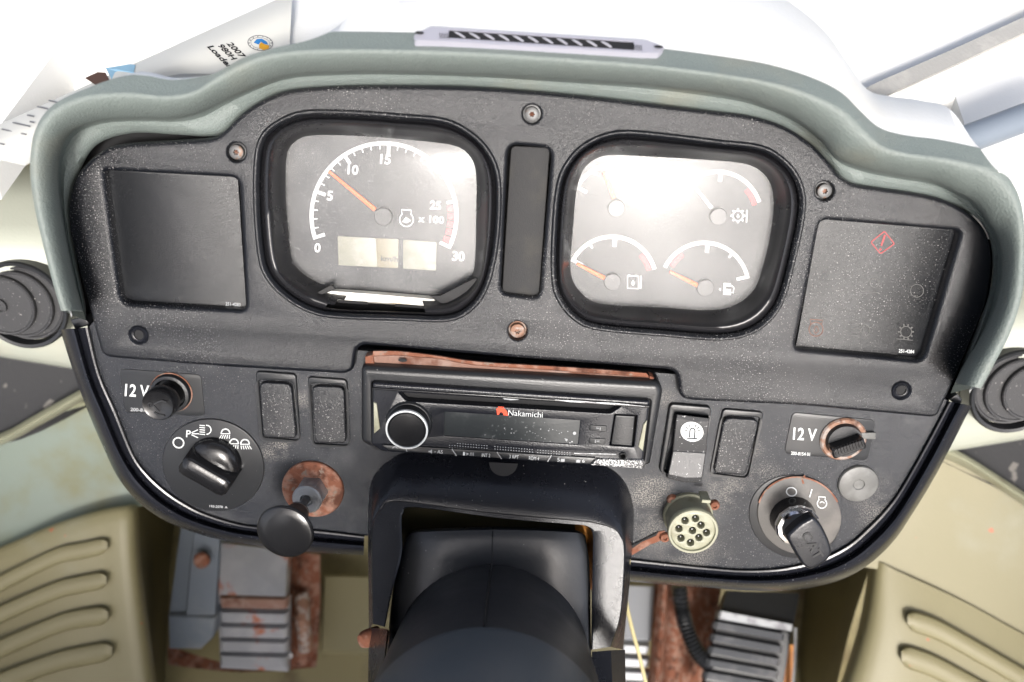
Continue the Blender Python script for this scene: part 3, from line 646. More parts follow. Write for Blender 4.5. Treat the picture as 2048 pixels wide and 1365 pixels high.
for t in [-1, -.97, -.9, -.7, -.4, 0, .4, .7, .9, .97, 1]:
    e = (1 - abs(t) ** 9 * .5)
    L, w1, hgt = 53 * m, (24 - 3 * math.cos(t * 1.4)) * m, .0195
    cc = gc + gx * (L * t); h = hgt * (1 if abs(t) < .95 else .93)
    rows.append([cc + gy * (w1 + 4 * m) + Vector((0, 0, .002)), cc + gy * (w1 + 2 * m) + Vector((0, 0, .010)), cc + gy * w1 * e + Vector((0, 0, h - .0015)), cc + gy * (w1 * .8) * e + Vector((0, 0, h)),
                 cc - gy * (w1 * .8) * e + Vector((0, 0, h)), cc - gy * w1 * e + Vector((0, 0, h - .0015)), cc - gy * (w1 + 2 * m) + Vector((0, 0, .010)), cc - gy * (w1 + 4 * m) + Vector((0, 0, .002))])
MB().loft(rows, False, True, True).build('grip', M['knobgloss'], ls, 50)
# pull knob
pk = thing('pull_knob', P(626, 977, NB), 'black mushroom pull knob on a rod through a rusty washer', 'pull knob')
c = P(627, 977, NB); m = mpp(627, 977)
MB().lathe(c, [(63 * m, 0), (63 * m, .0020), (61 * m, .0028), (26 * m, .0030), (25 * m, .001)], 44, cap1=False).build('washer', M['rust'], pk)
kt = P(569, 1066, .050); ax = (kt - c).normalized(); axn = (ax * .75 + Vector((0, 0, 1)) * .25).normalized()
MB().lathe(c + Vector((0, 0, .002)), [(31 * m, 0), (33 * m, .001), (33 * m, .010), (30 * m, .012), (29 * m, .012)], 6, axn).build('hex_nut', M['zinc'], pk, 25)
MB().lathe(c + Vector((0, 0, .002)) + axn * .012, [(30 * m, 0), (30 * m, .002), (27 * m, .0032), (13 * m, .0034), (11 * m, .0015)], 32, axn).build('nut_collar', M['zinc'], pk)
L = (kt - c).length
MB().tube([c + ax * .012, c + ax * L * .70], .0028, 14).build('rod', M['steel'], pk)
MB().lathe(c, [(.005, L * .52), (.0072, L * .54), (.0078, L * .60), (.0078, L * .80), (.009, L * .86), (.014, L * .91), (.0175, L * .94), (.0186, L * .965), (.0184, L * .985), (.0172, L * .997), (.012, L * 1.01), (.006, L * 1.014), (.001, L * 1.015)], 44, ax, None, True).build('knob', M['knobgloss'], pk, 60)
# beacon switch
bs = thing('beacon_switch', P(1380, 890, NB), 'rocker switch with white round beacon symbol, right of the radio', 'rocker switch')
MB().plate(PP(rpoly([(1340, 808), (1424, 815), (1398, 962), (1318, 946)], 10), NB + .0035), [PP(rpoly([(1350, 826), (1420, 833), (1396, 956), (1328, 945)], 6), NB + .0035)], NB - .0005, NB + .0035, .001, 3, False).build('frame', M['satin'], bs)
rk = lambda y0, n: None
rows = []
for (lx, ly, rx, ry, n) in [(1354, 828, 1420, 836, NB + .002), (1353, 830, 1419, 838, NB + .0095), (1352, 836, 1418, 843, NB + .0108), (1346, 898, 1413, 902, NB + .0085), (1345.5, 901, 1412.5, 905, NB + .0078), (1345, 904, 1412, 908, NB + .0086), (1336, 948, 1405, 955, NB + .0130), (1335, 954, 1403, 962, NB + .0118), (1334, 957, 1402, 965, NB + .008), (1334, 957, 1402, 965, NB - .001)]:
    rr = []
    for t, dn in ((0, -.010), (.0, -.0012), (.03, -.0003), (.5, .0), (.97, -.0003), (1, -.0012), (1, -.010)):
        q = lerp((lx, ly), (rx, ry), t); bow = 4 * (1 - (2 * t - 1) ** 2)
        rr.append(P(q[0], q[1] + (bow if n > NB + .0105 or ly > 940 else 0), max(NB - .001, n + dn)))
    rows.append(rr)
MB().loft(rows).build('rocker', M['switchface'], bs, 30)
mq = lambda x, y: P(x, y, NB + .0112 - (y - 837) * .0000371)
b = MB(); poly(b, el(1384, 864, 23, 20, 30), mq); b.build('sticker', M['white'], bs)
mq = lambda x, y: P(x, y, NB + .0115 - (y - 837) * .0000371); b = MB()
strip(b, [(1379, 875), (1380, 862)] + arc(1385, 862, 5, 180, 0, 8) + [(1389, 876)], 2, mq); strip(b, [(1374, 877), (1395, 878)], 2, mq)
for a_ in (150, 120, 60, 30, 175, 5): c_, s_ = math.cos(R(a_)), math.sin(R(a_)); strip(b, [(1385 + 10 * c_, 862 - 9 * s_), (1385 + 16 * c_, 862 - 14 * s_)], 1.6, mq)
b.build('beacon_symbol', M['ink'], bs)
# power socket with plug, right
ps = thing('power_socket', P(1685, 878, NB), 'right 12 V socket with ribbed black cap and rusty ring', 'power socket')
c = P(1685, 877, NB); m = mpp(1685, 877)
MB().lathe(c, [(47 * m, 0), (47 * m, .0016), (44 * m, .0026), (37 * m, .0026), (35 * m, .001)], 40, cap1=False).build('rust_ring', M['boltrust'], ps)
MB().lathe(c, [(36 * m, 0), (36 * m, .004), (34 * m, .0055), (0.5 * m, .0058)], 40).build('cap', M['satin'], ps)
gx = (P(1725, 872, NB) - P(1665, 893, NB)).normalized(); gy = Vector((-gx.y, gx.x, 0)); gc = P(1684, 880, NB) + Vector((0, 0, .0085))
bb = MB().box(gc, gx * 33 * m, gy * 12 * m, Vector((0, 0, .0055)), .001)
o = bb.build('grip', M['knobgloss'], ps)
b = MB()
for i in range(10): b.box(gc + gx * (-27 + i * 6) * m + Vector((0, 0, .0056)) + gy * 4 * m, gx * 1.5 * m, gy * 8 * m, Vector((0, 0, .0012)), .0003)
b.build('grip_ribs', M['knobgloss'], ps)
MB().plate([P(x, y, NB + .003) for x, y in rpoly([(1716, 866), (1752, 866), (1752, 880), (1716, 878)], 3)], (), NB + .0015, NB + .003, .0005).build('cap_strap', M['greycap'], ps)
# round plug
gp = MB().lathe(P(1715, 966, NB), [(41 * mpp(1715, 966), 0), (41 * mpp(1715, 966), .0014), (39 * mpp(1715, 966), .0024), (32 * mpp(1715, 966), .0030), (12 * mpp(1715, 966), .0030), (10 * mpp(1715, 966), .0024), (.5 * mpp(1715, 966), .0026)], 40).build('hole_plug', M['greycap'])
tag(gp, 'round grey hole plug under the right 12 V plate', 'hole plug')
# ignition switch and key
ig = thing('ignition_switch', P(1595, 1035, NB), 'round ignition switch plate with start symbols and rusty edge', 'ignition switch')
MB().plate(PP(el(1590, 1034, 92, 83), NB + .0008), (), NB - .0005, NB + .0008, .0004).build('disc', M['decal'], ig)
notched = [p for p in el(1599, 1032, 84, 77, 72)]
MB().plate(PP(notched, NB + .0022), (), NB, NB + .0022, .0006).build('face_plate', M['plategrey'], ig)
b = MB(); strip(b, [p for p in notched if p[1] < 1000 and p[0] > 1560] and sorted([p for p in notched if p[1] < 1010], key=lambda p: p[0]), 3, at(NB + .0024)); strip(b, [(1607, 968), (1604, 958), (1610, 952)], 4, at(NB + .0024)); b.build('rust_edge', M['rust'], ig)
mp = at(NB + .0027); b = MB(); strip(b, el(1583, 984, 10, 8.5, 22), 2.4, mp, True); strip(b, [(1624, 979), (1619, 995)], 2.4, mp); engine(b, 1644, 1005, .85, mp, 2); strip(b, arc(1644, 1009, 5, 20, 150, 6), 1.6, mp)
b.build('key_symbols', M['white'], ig)
c = P(1583, 1030, NB); m = mpp(1583, 1030)
MB().lathe(c, [(46 * m, .001), (45 * m, .006), (42 * m, .0115)], 24, cap1=True).build('lock_body', M['knobgloss'], ig)
MB().lathe(c + Vector((0, 0, .0115)), [(42 * m, 0), (44 * m, .001), (44 * m, .0035), (41 * m, .0055), (34 * m, .0058), (33 * m, .0040)], 12, cap1=False).build('lock_nut', M['chrome'], ig, 20)
MB().lathe(c + Vector((0, 0, .0115)), [(33 * m, .002), (32 * m, .006), (29 * m, .009), (22 * m, .010), (2 * m, .0102)], 32).build('lock_cylinder', M['steel'], ig)
ky = thing('ignition_key', P(1600, 1050, .012), 'black-headed key standing in the ignition switch', 'key')
MB().plate(PP(rpoly([(1599, 1050), (1627, 1034), (1644, 1052), (1660, 1085), (1665, 1108), (1655, 1124), (1622, 1142), (1607, 1134), (1592, 1112), (1572, 1075)], [6, 8, 10, 20, 8, 8, 8, 8, 16, 10]), .034), (), .026, .034, .0022, 4).build('key_head', M['gloss'], ky)
MB().tube([P(1600, 1052, .009), P(1606, 1062, .030)], .004, 10).build('key_stem', M['chrome'], ky)
text(MB(), 'CAT', (1625, 1092), 20, at(.0345), 58, .02, (.50, .87), (.87, -.50)).build('relief_letters', M['decal'], ky)
# diagnostic connector
dc = thing('diagnostic_connector', P(1383, 1025, NB), 'cream round nine-hole diagnostic connector in the console', 'connector')
hc = .0225; c = P(1386, 1063, NB + hc); c.z = NB; m = mpp(1383, 1030)
MB().lathe(c, [(50 * m, 0), (50 * m, .003), (48 * m, .0035), (46.5 * m, .004), (46.5 * m, hc - .006), (48.5 * m, hc - .005), (49.5 * m, hc - .003), (49.5 * m, hc), (48 * m, hc + .001), (44 * m, hc + .001), (43 * m, hc - .001)], 44, cap1=False).build('shell', M['cream'], dc)
holes = [(1391, 1038), (1370, 1042), (1358, 1058), (1362, 1077), (1381, 1086), (1398, 1076), (1413, 1066), (1402, 1051), (1385, 1062)]
fn = NB + hc - .0005
fc = P(1386, 1062, fn); mm = mpp(1386, 1062, fn)
face = [(fc.x + 43 * m * math.cos(i * math.pi / 20), fc.y + 43 * m * math.sin(i * math.pi / 20), 0) for i in range(40)]
cc = Vector((c.x, c.y, 0))
face = [(c.x + 43.3 * m * math.cos(i * math.pi / 20), c.y + 43.3 * m * math.sin(i * math.pi / 20), 0) for i in range(40)]
hl = [[tuple(p) for p in PP(circ(x, y, 7.5, 16), fn)] for x, y in holes]
MB().plate(face, hl, fn - .008, fn, .0004, 2, False).build('insert', M['cream'], dc)
for (x, y), h in zip(holes, hl):
    q = P(x, y, fn); o = MB().add([(p[0], p[1], fn - .0065) for p in h], [tuple(range(16))]).build('hole_bottom', M['dark'], dc)
    MB().lathe(Vector((q.x, q.y, fn - .0065)), [(.0007, 0), (.0007, .003), (.0004, .0045)], 8).build('pin', M['zinc'], dc)
MB().box(c + Vector((.006, .046 * .5, hc * .7)), Vector((.003, 0, 0)), Vector((0, .0012, 0)), Vector((0, 0, hc * .28)), .0004).build('key_rib', M['cream'], dc)
for x, y in ((1344, 998), (1428, 1009), (1329, 1073)):
    q = P(x, y, NB); r = 11 * mpp(x, y)
    MB().lathe(q, [(r, 0), (r, .0015), (r * .8, .0030), (r * .35, .0034), (r * .3, .0022)], 18).build('screw', M['rust'], dc)
# crack with rusty metal below the connector
b = MB(); poly(b, [(1262, 1094), (1316, 1064), (1330, 1062), (1326, 1080), (1300, 1090), (1262, 1112)], at(NB + .0008)); b.build('rusty_crack', M['rust'], con)
b = MB(); poly(b, [(1262, 1092), (1290, 1078), (1318, 1063), (1312, 1072), (1285, 1084), (1262, 1099)], at(NB + .0012)); b.build('crack_gap', M['dark'], con)

# ============================================================ car radio and the rusty sleeve above it
sl = thing('radio_sleeve', P(1020, 735, NB), 'rusty bent metal mounting sleeve showing above the radio', 'metal sleeve')
top = [(746, 701), (790, 701), (833, 705), (880, 711), (954, 722), (1080, 730), (1180, 736), (1293, 745)]
bot = [(745, 713), (790, 711), (833, 714), (878, 718), (954, 731), (1080, 739), (1180, 746), (1298, 755)]
top, bot = cat(top, False, 3), cat(bot, False, 3)
MB().loft([[P(x, y, NB) for x, y in top], [P(x, y, .004) for x, y in top], [P(x, y + 2, .0062) for x, y in top], [P(x, y - 1, .0062) for x, y in bot], [P(x, y, .0055) for x, y in bot], [P(x, y + 1, .002) for x, y in bot]]).build('flange', M['rust'], sl)
MB().loft([[P(x, y, .0045) for x, y in bot], [P(x, y + 1, .0025) for x, y in bot], [P(x, y + 30, .0015) for x, y in bot]]).build('face', M['rustpale'], sl)
MB().plate(PP([(730, 714), (746, 710), (749, 734), (730, 730)], .004), (), -.004, .004, .0008).build('tab', M['rust'], sl)
MB().plate(PP([(1299, 752), (1308, 756), (1311, 768), (1298, 768)], .004), (), -.004, .004, .0008).build('tab', M['rust'], sl)
b = MB(); poly(b, el(805, 721, 9, 3.5, 16), at(.0050)); b.build('hole', M['dark'], sl)
ra = thing('car_radio', P(1020, 840, NB), 'black car radio with white-ringed knob, set in the console middle', 'car radio')
RF, RN = .010, .015
fr_o = rpoly([(721, 733), (1318, 766), (1327, 782), (1301, 934), (742, 897), (721, 886)], [12, 10, 12, 8, 8, 10])
fr_h = rpoly([(743, 763), (1302, 800), (1287, 930), (745, 888)], [7, 7, 5, 5])
MB().plate(PP(fr_o, RF), [PP(fr_h, RF)], -.008, RF, .0042, 4, False, .0012).build('trim_frame', M['satin'], ra)
fp_o = rpoly([(745, 766), (1300, 803), (1285, 938), (764, 904), (742, 889)], [5, 5, 4, 6, 4])
slot = rpoly([(796, 785), (1243, 813), (1221, 828), (812, 803)], [3, 3, 6, 6])
disp_h = rpoly([(889, 824), (1161, 842), (1156, 890), (888, 872)], 2)
usb_h = rpoly([(1229, 829), (1275, 831), (1268, 895), (1219, 892)], 3)
MB().plate(PP(fp_o, RN), [PP(slot, RN), PP(disp_h, RN), PP(usb_h, RN), PP(circ(1245, 911, 6, 18), RN)], -.002, RN, .0016, 3, False, .0005).build('faceplate', M['gloss'], ra)
MB().plate(PP([(735, 775), (1310, 800), (1290, 935), (745, 900)], RN - .007), (), RN - .0085, RN - .007, 0).build('recess_floor', M['dark'], ra)
MB().plate(PP(rpoly([(886, 822), (1163, 841), (1158, 892), (886, 874)], 2), RN - .0008), (), RN - .004, RN - .0008, .0002).build('display', mat('radio_display', (.018, .022, .024), .30, bump=(600, .1), dust=((.3, .31, .31), 420, .62, .07, 30), mott=[((.05, .055, .056), 60, .5, .7)]), ra)
tag(MB().plate(PP(rpoly([(1231, 831), (1270, 833), (1264, 893), (1222, 890)], 3), RN - .0006), (), RN - .005, RN - .0006, .0006).build('usb_door', M['satin'], ra))
MB().plate(PP([(745, 776), (1300, 812), (1299, 817), (745, 780)], RN + .0012), (), RN - .002, RN + .0012, .0005).build('top_ridge', M['knobgloss'], ra)
b = MB()
for x0, x1 in ((1110, 1170), (1120, 1230), (1180, 1290)): strip(b, [(x0, 800 + (x0 - 1110) * .064), ((x0 + x1) / 2, 801.5 + (x0 - 1110) * .064 + 2), (x1, 802 + (x1 - 1110) * .064)], [.8, 2.2, .6], at(RN + .0017))
b.build('worn_edge', M['zinc'], ra)
b = MB(); poly(b, [(999, 793), (1043, 796), (1036, 800), (1022, 801), (1008, 799)], at(RN + .0006)); b.build('eject_mark', M['greyprint'], ra)
c = P(818, 846, RN); m = mpp(818, 846, RN)
rows = [(47 * m, 0), (44 * m, .0018), (42.5 * m, .002), (42.5 * m, .008), (41.5 * m, .009)]
MB().lathe(c, rows, 48, cap1=False).build('volume_knob', M['satin'], ra)
MB().lathe(c, [(41.5 * m, .0085), (42.2 * m, .0096), (41.5 * m, .0110), (38.5 * m, .0113), (38 * m, .0104)], 48, cap1=False).build('knob_ring', M['white'], ra)
MB().lathe(c, [(38.2 * m, .0105), (36 * m, .0098), (34 * m, .0104), (18 * m, .0108), (.5 * m, .0109)], 48).build('knob_face', M['knobgloss'], ra)
for q in ([(747, 805), (753, 808), (760, 858), (748, 868)], [(1294, 841), (1286, 903), (1277, 894), (1287, 850)]):
    MB().plate(PP(q, RN + .0010), (), RN - .002, RN + .0010, .0004).build('side_window', M['cream'], ra)
mr = at(RN + .0004)
b = MB(); poly(b, [(994, 830), (993, 817)] + [(1000, 815), (1008, 817), (1014, 823), (1016, 832), (1007, 831), (1006, 827), (1002, 824), (999, 827), (998, 830)], mr); poly(b, [(996, 813.5), (1008, 814.5), (1008, 815.5), (996, 814.8)], mr); b.build('logo_mark', mat('logo_red', (.80, .07, .02), .5), ra)
text(MB(), 'Nakamichi', (1051, 828), 11, mr, 69, 0.0).build('brand_lettering', M['white'], ra)
for q, s_ in (([(1180, 851), (1214, 853), (1213, 865), (1179, 862)], '>|'), ([(1179, 877), (1211, 879), (1210, 890), (1178, 888)], '|<')):
    MB().plate(PP(rpoly(q, 2), RN + .0008), (), RN - .002, RN + .0008, .0004).build('track_button', M['satin'], ra)
    text(MB(), s_, (sum(p[0] for p in q) / 4, sum(p[1] for p in q) / 4), 6, at(RN + .0011), 9, .01).build('symbol', M['greyprint'], ra)
b = MB()
for i in range(46):
    if i in (15, 16, 32): continue
    for j in range(3):
        x, y = 899 + i * 5.35, 886 + i * .44 + j * 5
        if j == 0 and i < 3: continue
        poly(b, [(x - 1, y - .8), (x + 1, y - .7), (x + 1, y + .8), (x - 1, y + .7)], mr)
b.build('dot_print', M['greyprint'], ra)
bt = [((764, 891), (903, 899), (912, 912), (779, 903)), ((905, 899), (993, 905), (1002, 918), (914, 912)), ((995, 905), (1102, 912), (1094, 924), (1004, 918)), ((1104, 912), (1192, 917), (1180, 930), (1096, 924))]
for q in bt: MB().plate(PP(rpoly([(x, y - 1) for x, y in q], 1.5), RN + .0016), (), RN - .003, RN + .0016, .0006).build('preset_button', M['satin'], ra)
ms = at(RN + .0020); b = MB()
for x0, y0 in ((904, 899), (994, 905), (1103, 911)): strip(b, [(x0, y0), (x0 + (9 if x0 < 1100 else -8), y0 + 13)], 2.2, ms)
b.build('button_divider', M['zinc'], ra)
for s_, c_, w_ in (('AS', (880, 904), 11), ('1', (928, 908), 4), ('INT 2', (972, 911), 17), ('3 RPT', (1028, 914), 19), ('RDM 4', (1068, 917), 20), ('5', (1117, 920), 5), ('6', (1167, 922), 5)):
    text(MB(), s_, c_, 7, ms, w_, .0).build('lettering', M['white'], ra)
b = MB(); poly(b, [(933, 905.5), (938, 908.5), (933, 911.5)], ms); strip(b, [(940, 912), (942, 905)], 1, ms); strip(b, [(944, 905.5), (944, 912)], 1.2, ms); strip(b, [(947, 905.7), (947, 912.2)], 1.2, ms)
poly(b, [(1122, 918), (1130, 918), (1129, 924), (1121, 924)], ms); poly(b, [(1153, 919.5), (1161, 920), (1160, 926), (1152, 925.5)], ms); poly(b, [(857, 902), (860, 902), (864, 899), (864, 908), (860, 905), (857, 905)], ms); strip(b, circ(870, 904, .8, 6), 1, ms, True)
strip(b, arc(790, 899, 5, 20, 160, 8), 1.8, ms); strip(b, [(812, 898), (814, 904)], 1.6, ms)
b.build('button_symbols', M['greyprint'], ra)
MB().plate(PP([(1194, 918), (1288, 922), (1284, 938), (1182, 931)], RN + .0018), (), RN - .003, RN + .0018, .0006).build('corner_trim', M['trim'], ra)
text(MB(), 'NC3218', (1224, 926), 8, at(RN + .0022), 48, .01).build('model_lettering', M['white'], ra)
MB().lathe(P(1245, 911, RN - .001), [(8 * m, 0), (8 * m, .0018), (6 * m, .0020), (5 * m, .001), (4.6 * m, -.003)], 20).build('aux_jack', M['dark'], ra)
b = MB(); strip(b, [(1148, 907), (1232, 909)], 1.5, mr); b.build('scratch', M['zinc'], ra)
b = MB()
for i in range(26):
    x = random.uniform(1000, 1155); y = 846 + (x - 889) * .067 + random.gauss(6, 9); poly(b, circ(x, y, random.uniform(.5, 1.4), 6), at(RN - .0004))
for x, y, r in ((1149, 867, 3.4), (1133, 880, 2.4), (1144, 884, 1.6), (1140, 886, 1.3)): poly(b, circ(x, y, r, 10), at(RN - .0004))
b.build('paint_spots', M['greyprint'], ra)

# ============================================================ steering column
fn_ = lambda y, x=1000: .022 + max(0, y - 1000) * (.00009 + .00011 * max(0, min(1, (900 - x) / 130)))
sc = thing('steering_column', P(1000, 1150, -.02), 'black steering column shroud with open front frame below the radio', 'steering column')
so = cat([(738, 1262), (737, 1180), (736, 1080), (738, 995), (748, 952), (780, 920), (830, 903), (1000, 908), (1170, 924), (1215, 934), (1248, 962), (1266, 1010), (1266, 1080), (1258, 1180), (1252, 1240), (1246, 1300)], False, 4)
sf = cat([(745, 1248), (744, 1170), (743, 1110), (744, 1056), (752, 1032), (764, 1017), (795, 1003), (966, 1025), (1150, 1042), (1190, 1047), (1228, 1058), (1243, 1074), (1250, 1100), (1247, 1180), (1240, 1240), (1222, 1294)], False, 4)
si = cat([(770, 1254), (785, 1180), (803, 1110), (803, 1060), (803, 1040), (806, 1027), (830, 1015), (1000, 1037), (1140, 1049), (1166, 1051), (1181, 1058), (1186, 1072), (1186, 1095), (1184, 1180), (1183, 1240), (1182, 1300)], False, 4)
rows = []
SP = [(0, -.03), (0, NB), (.06, NB + .006), (.3, .45), (.6, .80), (.85, .97), (.97, 1.0), (1.0, 1.0)]
for t, h in [(0, None), (0, NB), (.05, .003), (.22, .011), (.5, .017), (.8, .0), (.96, 0), (1, 0)]:
    r = []
    for a_, c_ in zip(so, sf):
        q = lerp(a_, c_, t); top_ = fn_(c_[1], c_[0])
        if h is None: n = -.035
        elif t < .04: n = NB
        else: n = NB + (top_ - NB) * (1 - (1 - t) ** 1.35)
        r.append(P(*q, n))
    rows.append(r)
MB().loft(rows).build('shroud', M['gloss'], sc, 60)
rows = []
for t, dn in ((0, -.002), (0, .0006), (.04, .0014), (.5, .0014), (.92, .0014), (1, .0006), (1, -.004), (1.0, -.03)):
    rows.append([P(*lerp(a_, c_, t), fn_(a_[1] + (c_[1] - a_[1]) * t, a_[0]) + dn) for a_, c_ in zip(sf, si)])
MB().loft(rows).build('front_frame', M['frame'], sc, 35)
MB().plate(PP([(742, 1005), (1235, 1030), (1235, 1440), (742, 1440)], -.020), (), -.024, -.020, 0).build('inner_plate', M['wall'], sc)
MB().plate(PP([(1150, 1046), (1192, 1050), (1192, 1180), (1172, 1180), (1166, 1072), (1150, 1062)], -.004), (), -.008, -.004, .0005).build('orange_glow_patch', M['orangein'], sc)  # bright orange paints sunlight glowing on rust and wiring inside
b = MB(); poly(b, [(978, 925), (1036, 928)] + [(1007 + 28 * math.cos(R(a_)), 929 + 24 * math.sin(R(a_))) for a_ in range(10, 171, 20)], at(.0135)); b.build('access_hole_shade', M['dark'], sc)  # flat dark disc painted for the shade inside the hole
# lower column cover below the frame
MB().loft([[P(x, y, n) for x, y, n in r] for r in ([(738, 1256, .02), (775, 1258, .072), (760, 1400, .11)], [(738, 1262, .02), (778, 1264, .070), (762, 1400, .108)], [(735, 1400, .04), (745, 1400, .09), (762, 1402, .108)])]).build('lower_cover', M['gloss'], sc)
MB().loft([[P(1184, 1304, .084), P(1222, 1301, .086), P(1250, 1300, .06)], [P(1182, 1400, .105), P(1226, 1400, .107), P(1252, 1400, .08)]]).build('lower_cover', M['gloss'], sc)
c = P(729, 1280, .03)
MB().lathe(c, [(.005, -.012), (.0062, -.004), (.006, 0), (.0045, .003), (.001, .004)], 18, (-.7, 0, .7)).build('bolt', M['rust'], sc)
# rubber boot block with the column tube growing out of it
bt_ = thing('column_boot', P(985, 1200, .03), 'black rubber boot filling the column frame, with split seam', 'rubber boot')
rows = []
for y, xl, xr, n in ((1058, 822, 1164, .004), (1058, 820, 1166, .018), (1064, 814, 1171, .026), (1085, 806, 1174, .0305), (1120, 797, 1178, .0325), (1160, 789, 1180, .0372), (1220, 781, 1181, .0442), (1300, 774, 1182, .0535), (1400, 762, 1184, .066)):
    r = []
    for t, dn, dy in ((0, -.05, 8), (0, -.010, 8), (.012, -.003, 5), (.05, .0, 1), (.25, .001, -2), (.4999, .0012, -4), (.75, .001, -2), (.95, 0, 2), (.988, -.003, 6), (1, -.010, 9), (1, -.05, 9)):
        r.append(P(xl + (xr - xl) * t, y + (dy if y < 1100 else 0), max(n + dn, -.02)))
    rows.append(r)
MB().loft(rows).build('boot', M['rubber'], bt_, 40)
b = MB(); strip(b, [(986, 1056), (985, 1075), (984, 1100), (984, 1120), (983, 1142)], 2.5, lambda x, y: P(x, y, .0195 + .012 * min(1, (y - 1054) / 14) + (y - 1060) * .00022 + .003)); b.build('seam', M['dark'], bt_)
A1, A2 = D(981, 1338, .548), D(968, 1508, .43); axd = (A2 - A1).normalized()
r1, r2 = 202 * .548 / FPX, 262 * .43 / FPX
rows = []
for t, rr in ((-.2, r1), (0, r1), (.3, r1 + (r2 - r1) * .36), (.7, r1 + (r2 - r1) * .75), (.97, r2 * .985), (1.0, r2 * .985)):
    cc = A1 + (A2 - A1) * t; x = Vector((1, 0, 0)); x = (x - axd * x.dot(axd)).normalized(); y = axd.cross(x)
    rows.append([cc + (x * math.cos(R(a_)) + y * math.sin(R(a_)) * (.96)) * rr for a_ in range(0, 360, 6)])
MB().loft(rows, True).build('tube_neck', M['rubber2'], bt_, 60)
rows = []
for t, rr in ((.98, r2 * .985), (1.0, r2), (1.06, r2 * 1.01), (1.6, r2 * 1.01), (2.0, r2 * 1.0)):
    cc = A1 + (A2 - A1) * t
    rows.append([cc + (x * math.cos(R(a_)) + y * math.sin(R(a_)) * (.96)) * rr for a_ in range(0, 360, 6)])
MB().loft(rows, True).build('tube_collar', M['column'], bt_, 60)
cu = (CU - axd * CU.dot(axd)).normalized()
MB().tube([A1 + (A2 - A1) * t + cu * ((r1 + (r2 - r1) * t) * .962 if t < .9 else r2 * .948) for t in (-.15, .1, .3, .5, .7, .9, .975)], .0009, 6).build('seam', M['dark'], bt_)

# ============================================================ behind and below the dash
zt = P(700, 97, .03).dot(ZW)                            # hood top height
zp = P(60, 330, .03).dot(ZW) - .004                     # lower dash top, beside the hood's shoulders
def wpt(p): return RM @ p
# dash top (lower deck) reaching forward under the windshield
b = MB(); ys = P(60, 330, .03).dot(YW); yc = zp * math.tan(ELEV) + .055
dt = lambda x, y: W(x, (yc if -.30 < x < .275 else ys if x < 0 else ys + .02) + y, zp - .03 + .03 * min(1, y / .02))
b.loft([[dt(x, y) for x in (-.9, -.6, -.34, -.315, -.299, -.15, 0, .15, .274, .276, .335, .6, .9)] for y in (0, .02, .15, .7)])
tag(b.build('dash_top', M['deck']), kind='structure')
# dash vent on the hood top
zv = P(1000, 103, .04).dot(ZW) + .005
vt = thing('dash_vent', H(1075, 85, zv), 'long slim defroster vent on the sunlit dash top above the hood', 'air vent')
hv = lambda x, y, dz=0: H(x, y, zv + dz)
def hplate(q, z0, z1, m, name, par, hole=None, bev=.0006):
    """slab lying level, from pixel outline"""
    loops = [[hv(x, y, z1) for x, y in q]] + ([[hv(x, y, z1) for x, y in hole]] if hole else [])
    b = MB(); flat = [p for l in loops for p in l]
    tri = [tuple(t) for t in tessellate_polygon([[Vector((p.dot(U), p.dot(YW), 0)) for p in l] for l in loops])]
    b.add(flat, tri)
    for l in loops: b.loft([l, [p - ZW * (z1 - z0) for p in l]], True)
    return b.build(name, m, par)
out_ = rpoly([(828, 70), (862, 53), (1292, 80), (1330, 94), (1318, 106), (1284, 106), (880, 82), (828, 80)], [5, 5, 5, 5, 4, 3, 3, 4])
hol_ = [(898, 60), (1268, 84), (1268, 101), (896, 76)]
hplate(out_, -.006, .002, mat('vent_grey', (.34, .34, .39), .4), 'vent_frame', vt, hol_)
hplate([(890, 58), (1275, 84), (1275, 102), (890, 78)], -.004, .0016, M['dark'], 'vent_slot_shade', vt)  # dark plate just under the rim, painting the slot's deep shade
for i in range(11):
    x, y = 905 + i * 29.3, 64.5 + i * 1.9
    b = MB(); p = [hv(x + dx, y + dy, dz) for dx, dy, dz in ((0, -.6, .001), (6, -.6, .0024), (14, 3, .0028), (23, 10, .0024))]
    q = [a_ - ZW * .004 for a_ in p]; p2 = [a_ + U * .0007 for a_ in p]; q2 = [a_ + U * .0007 for a_ in q]
    b.loft([q, p, p2, q2]); b.build('vent_fin', mat('fin_grey', (.45, .45, .5), .4) if i == 0 else bpy.data.materials['fin_grey'], vt)
for s_ in (-1, 1):
    for i in range(5):
        x, y = (880 + i * 4.5, 66 + i * .3) if s_ < 0 else (1264 + i * 4.5, 89 + i * .4)
        b = MB(); strip(b, [(x, y), (x + 1, y + 11)], 1.6, lambda x, y: hv(x, y, .0024)); b.build('vent_grip_rib', M['dark'], vt)
for x, y in ((839, 66), (1317, 94)):
    b = MB(); poly(b, el(x, y, 9, 3.2, 18), lambda x, y: hv(x, y, .0027)); b.build('vent_screw', M['dark'], vt)
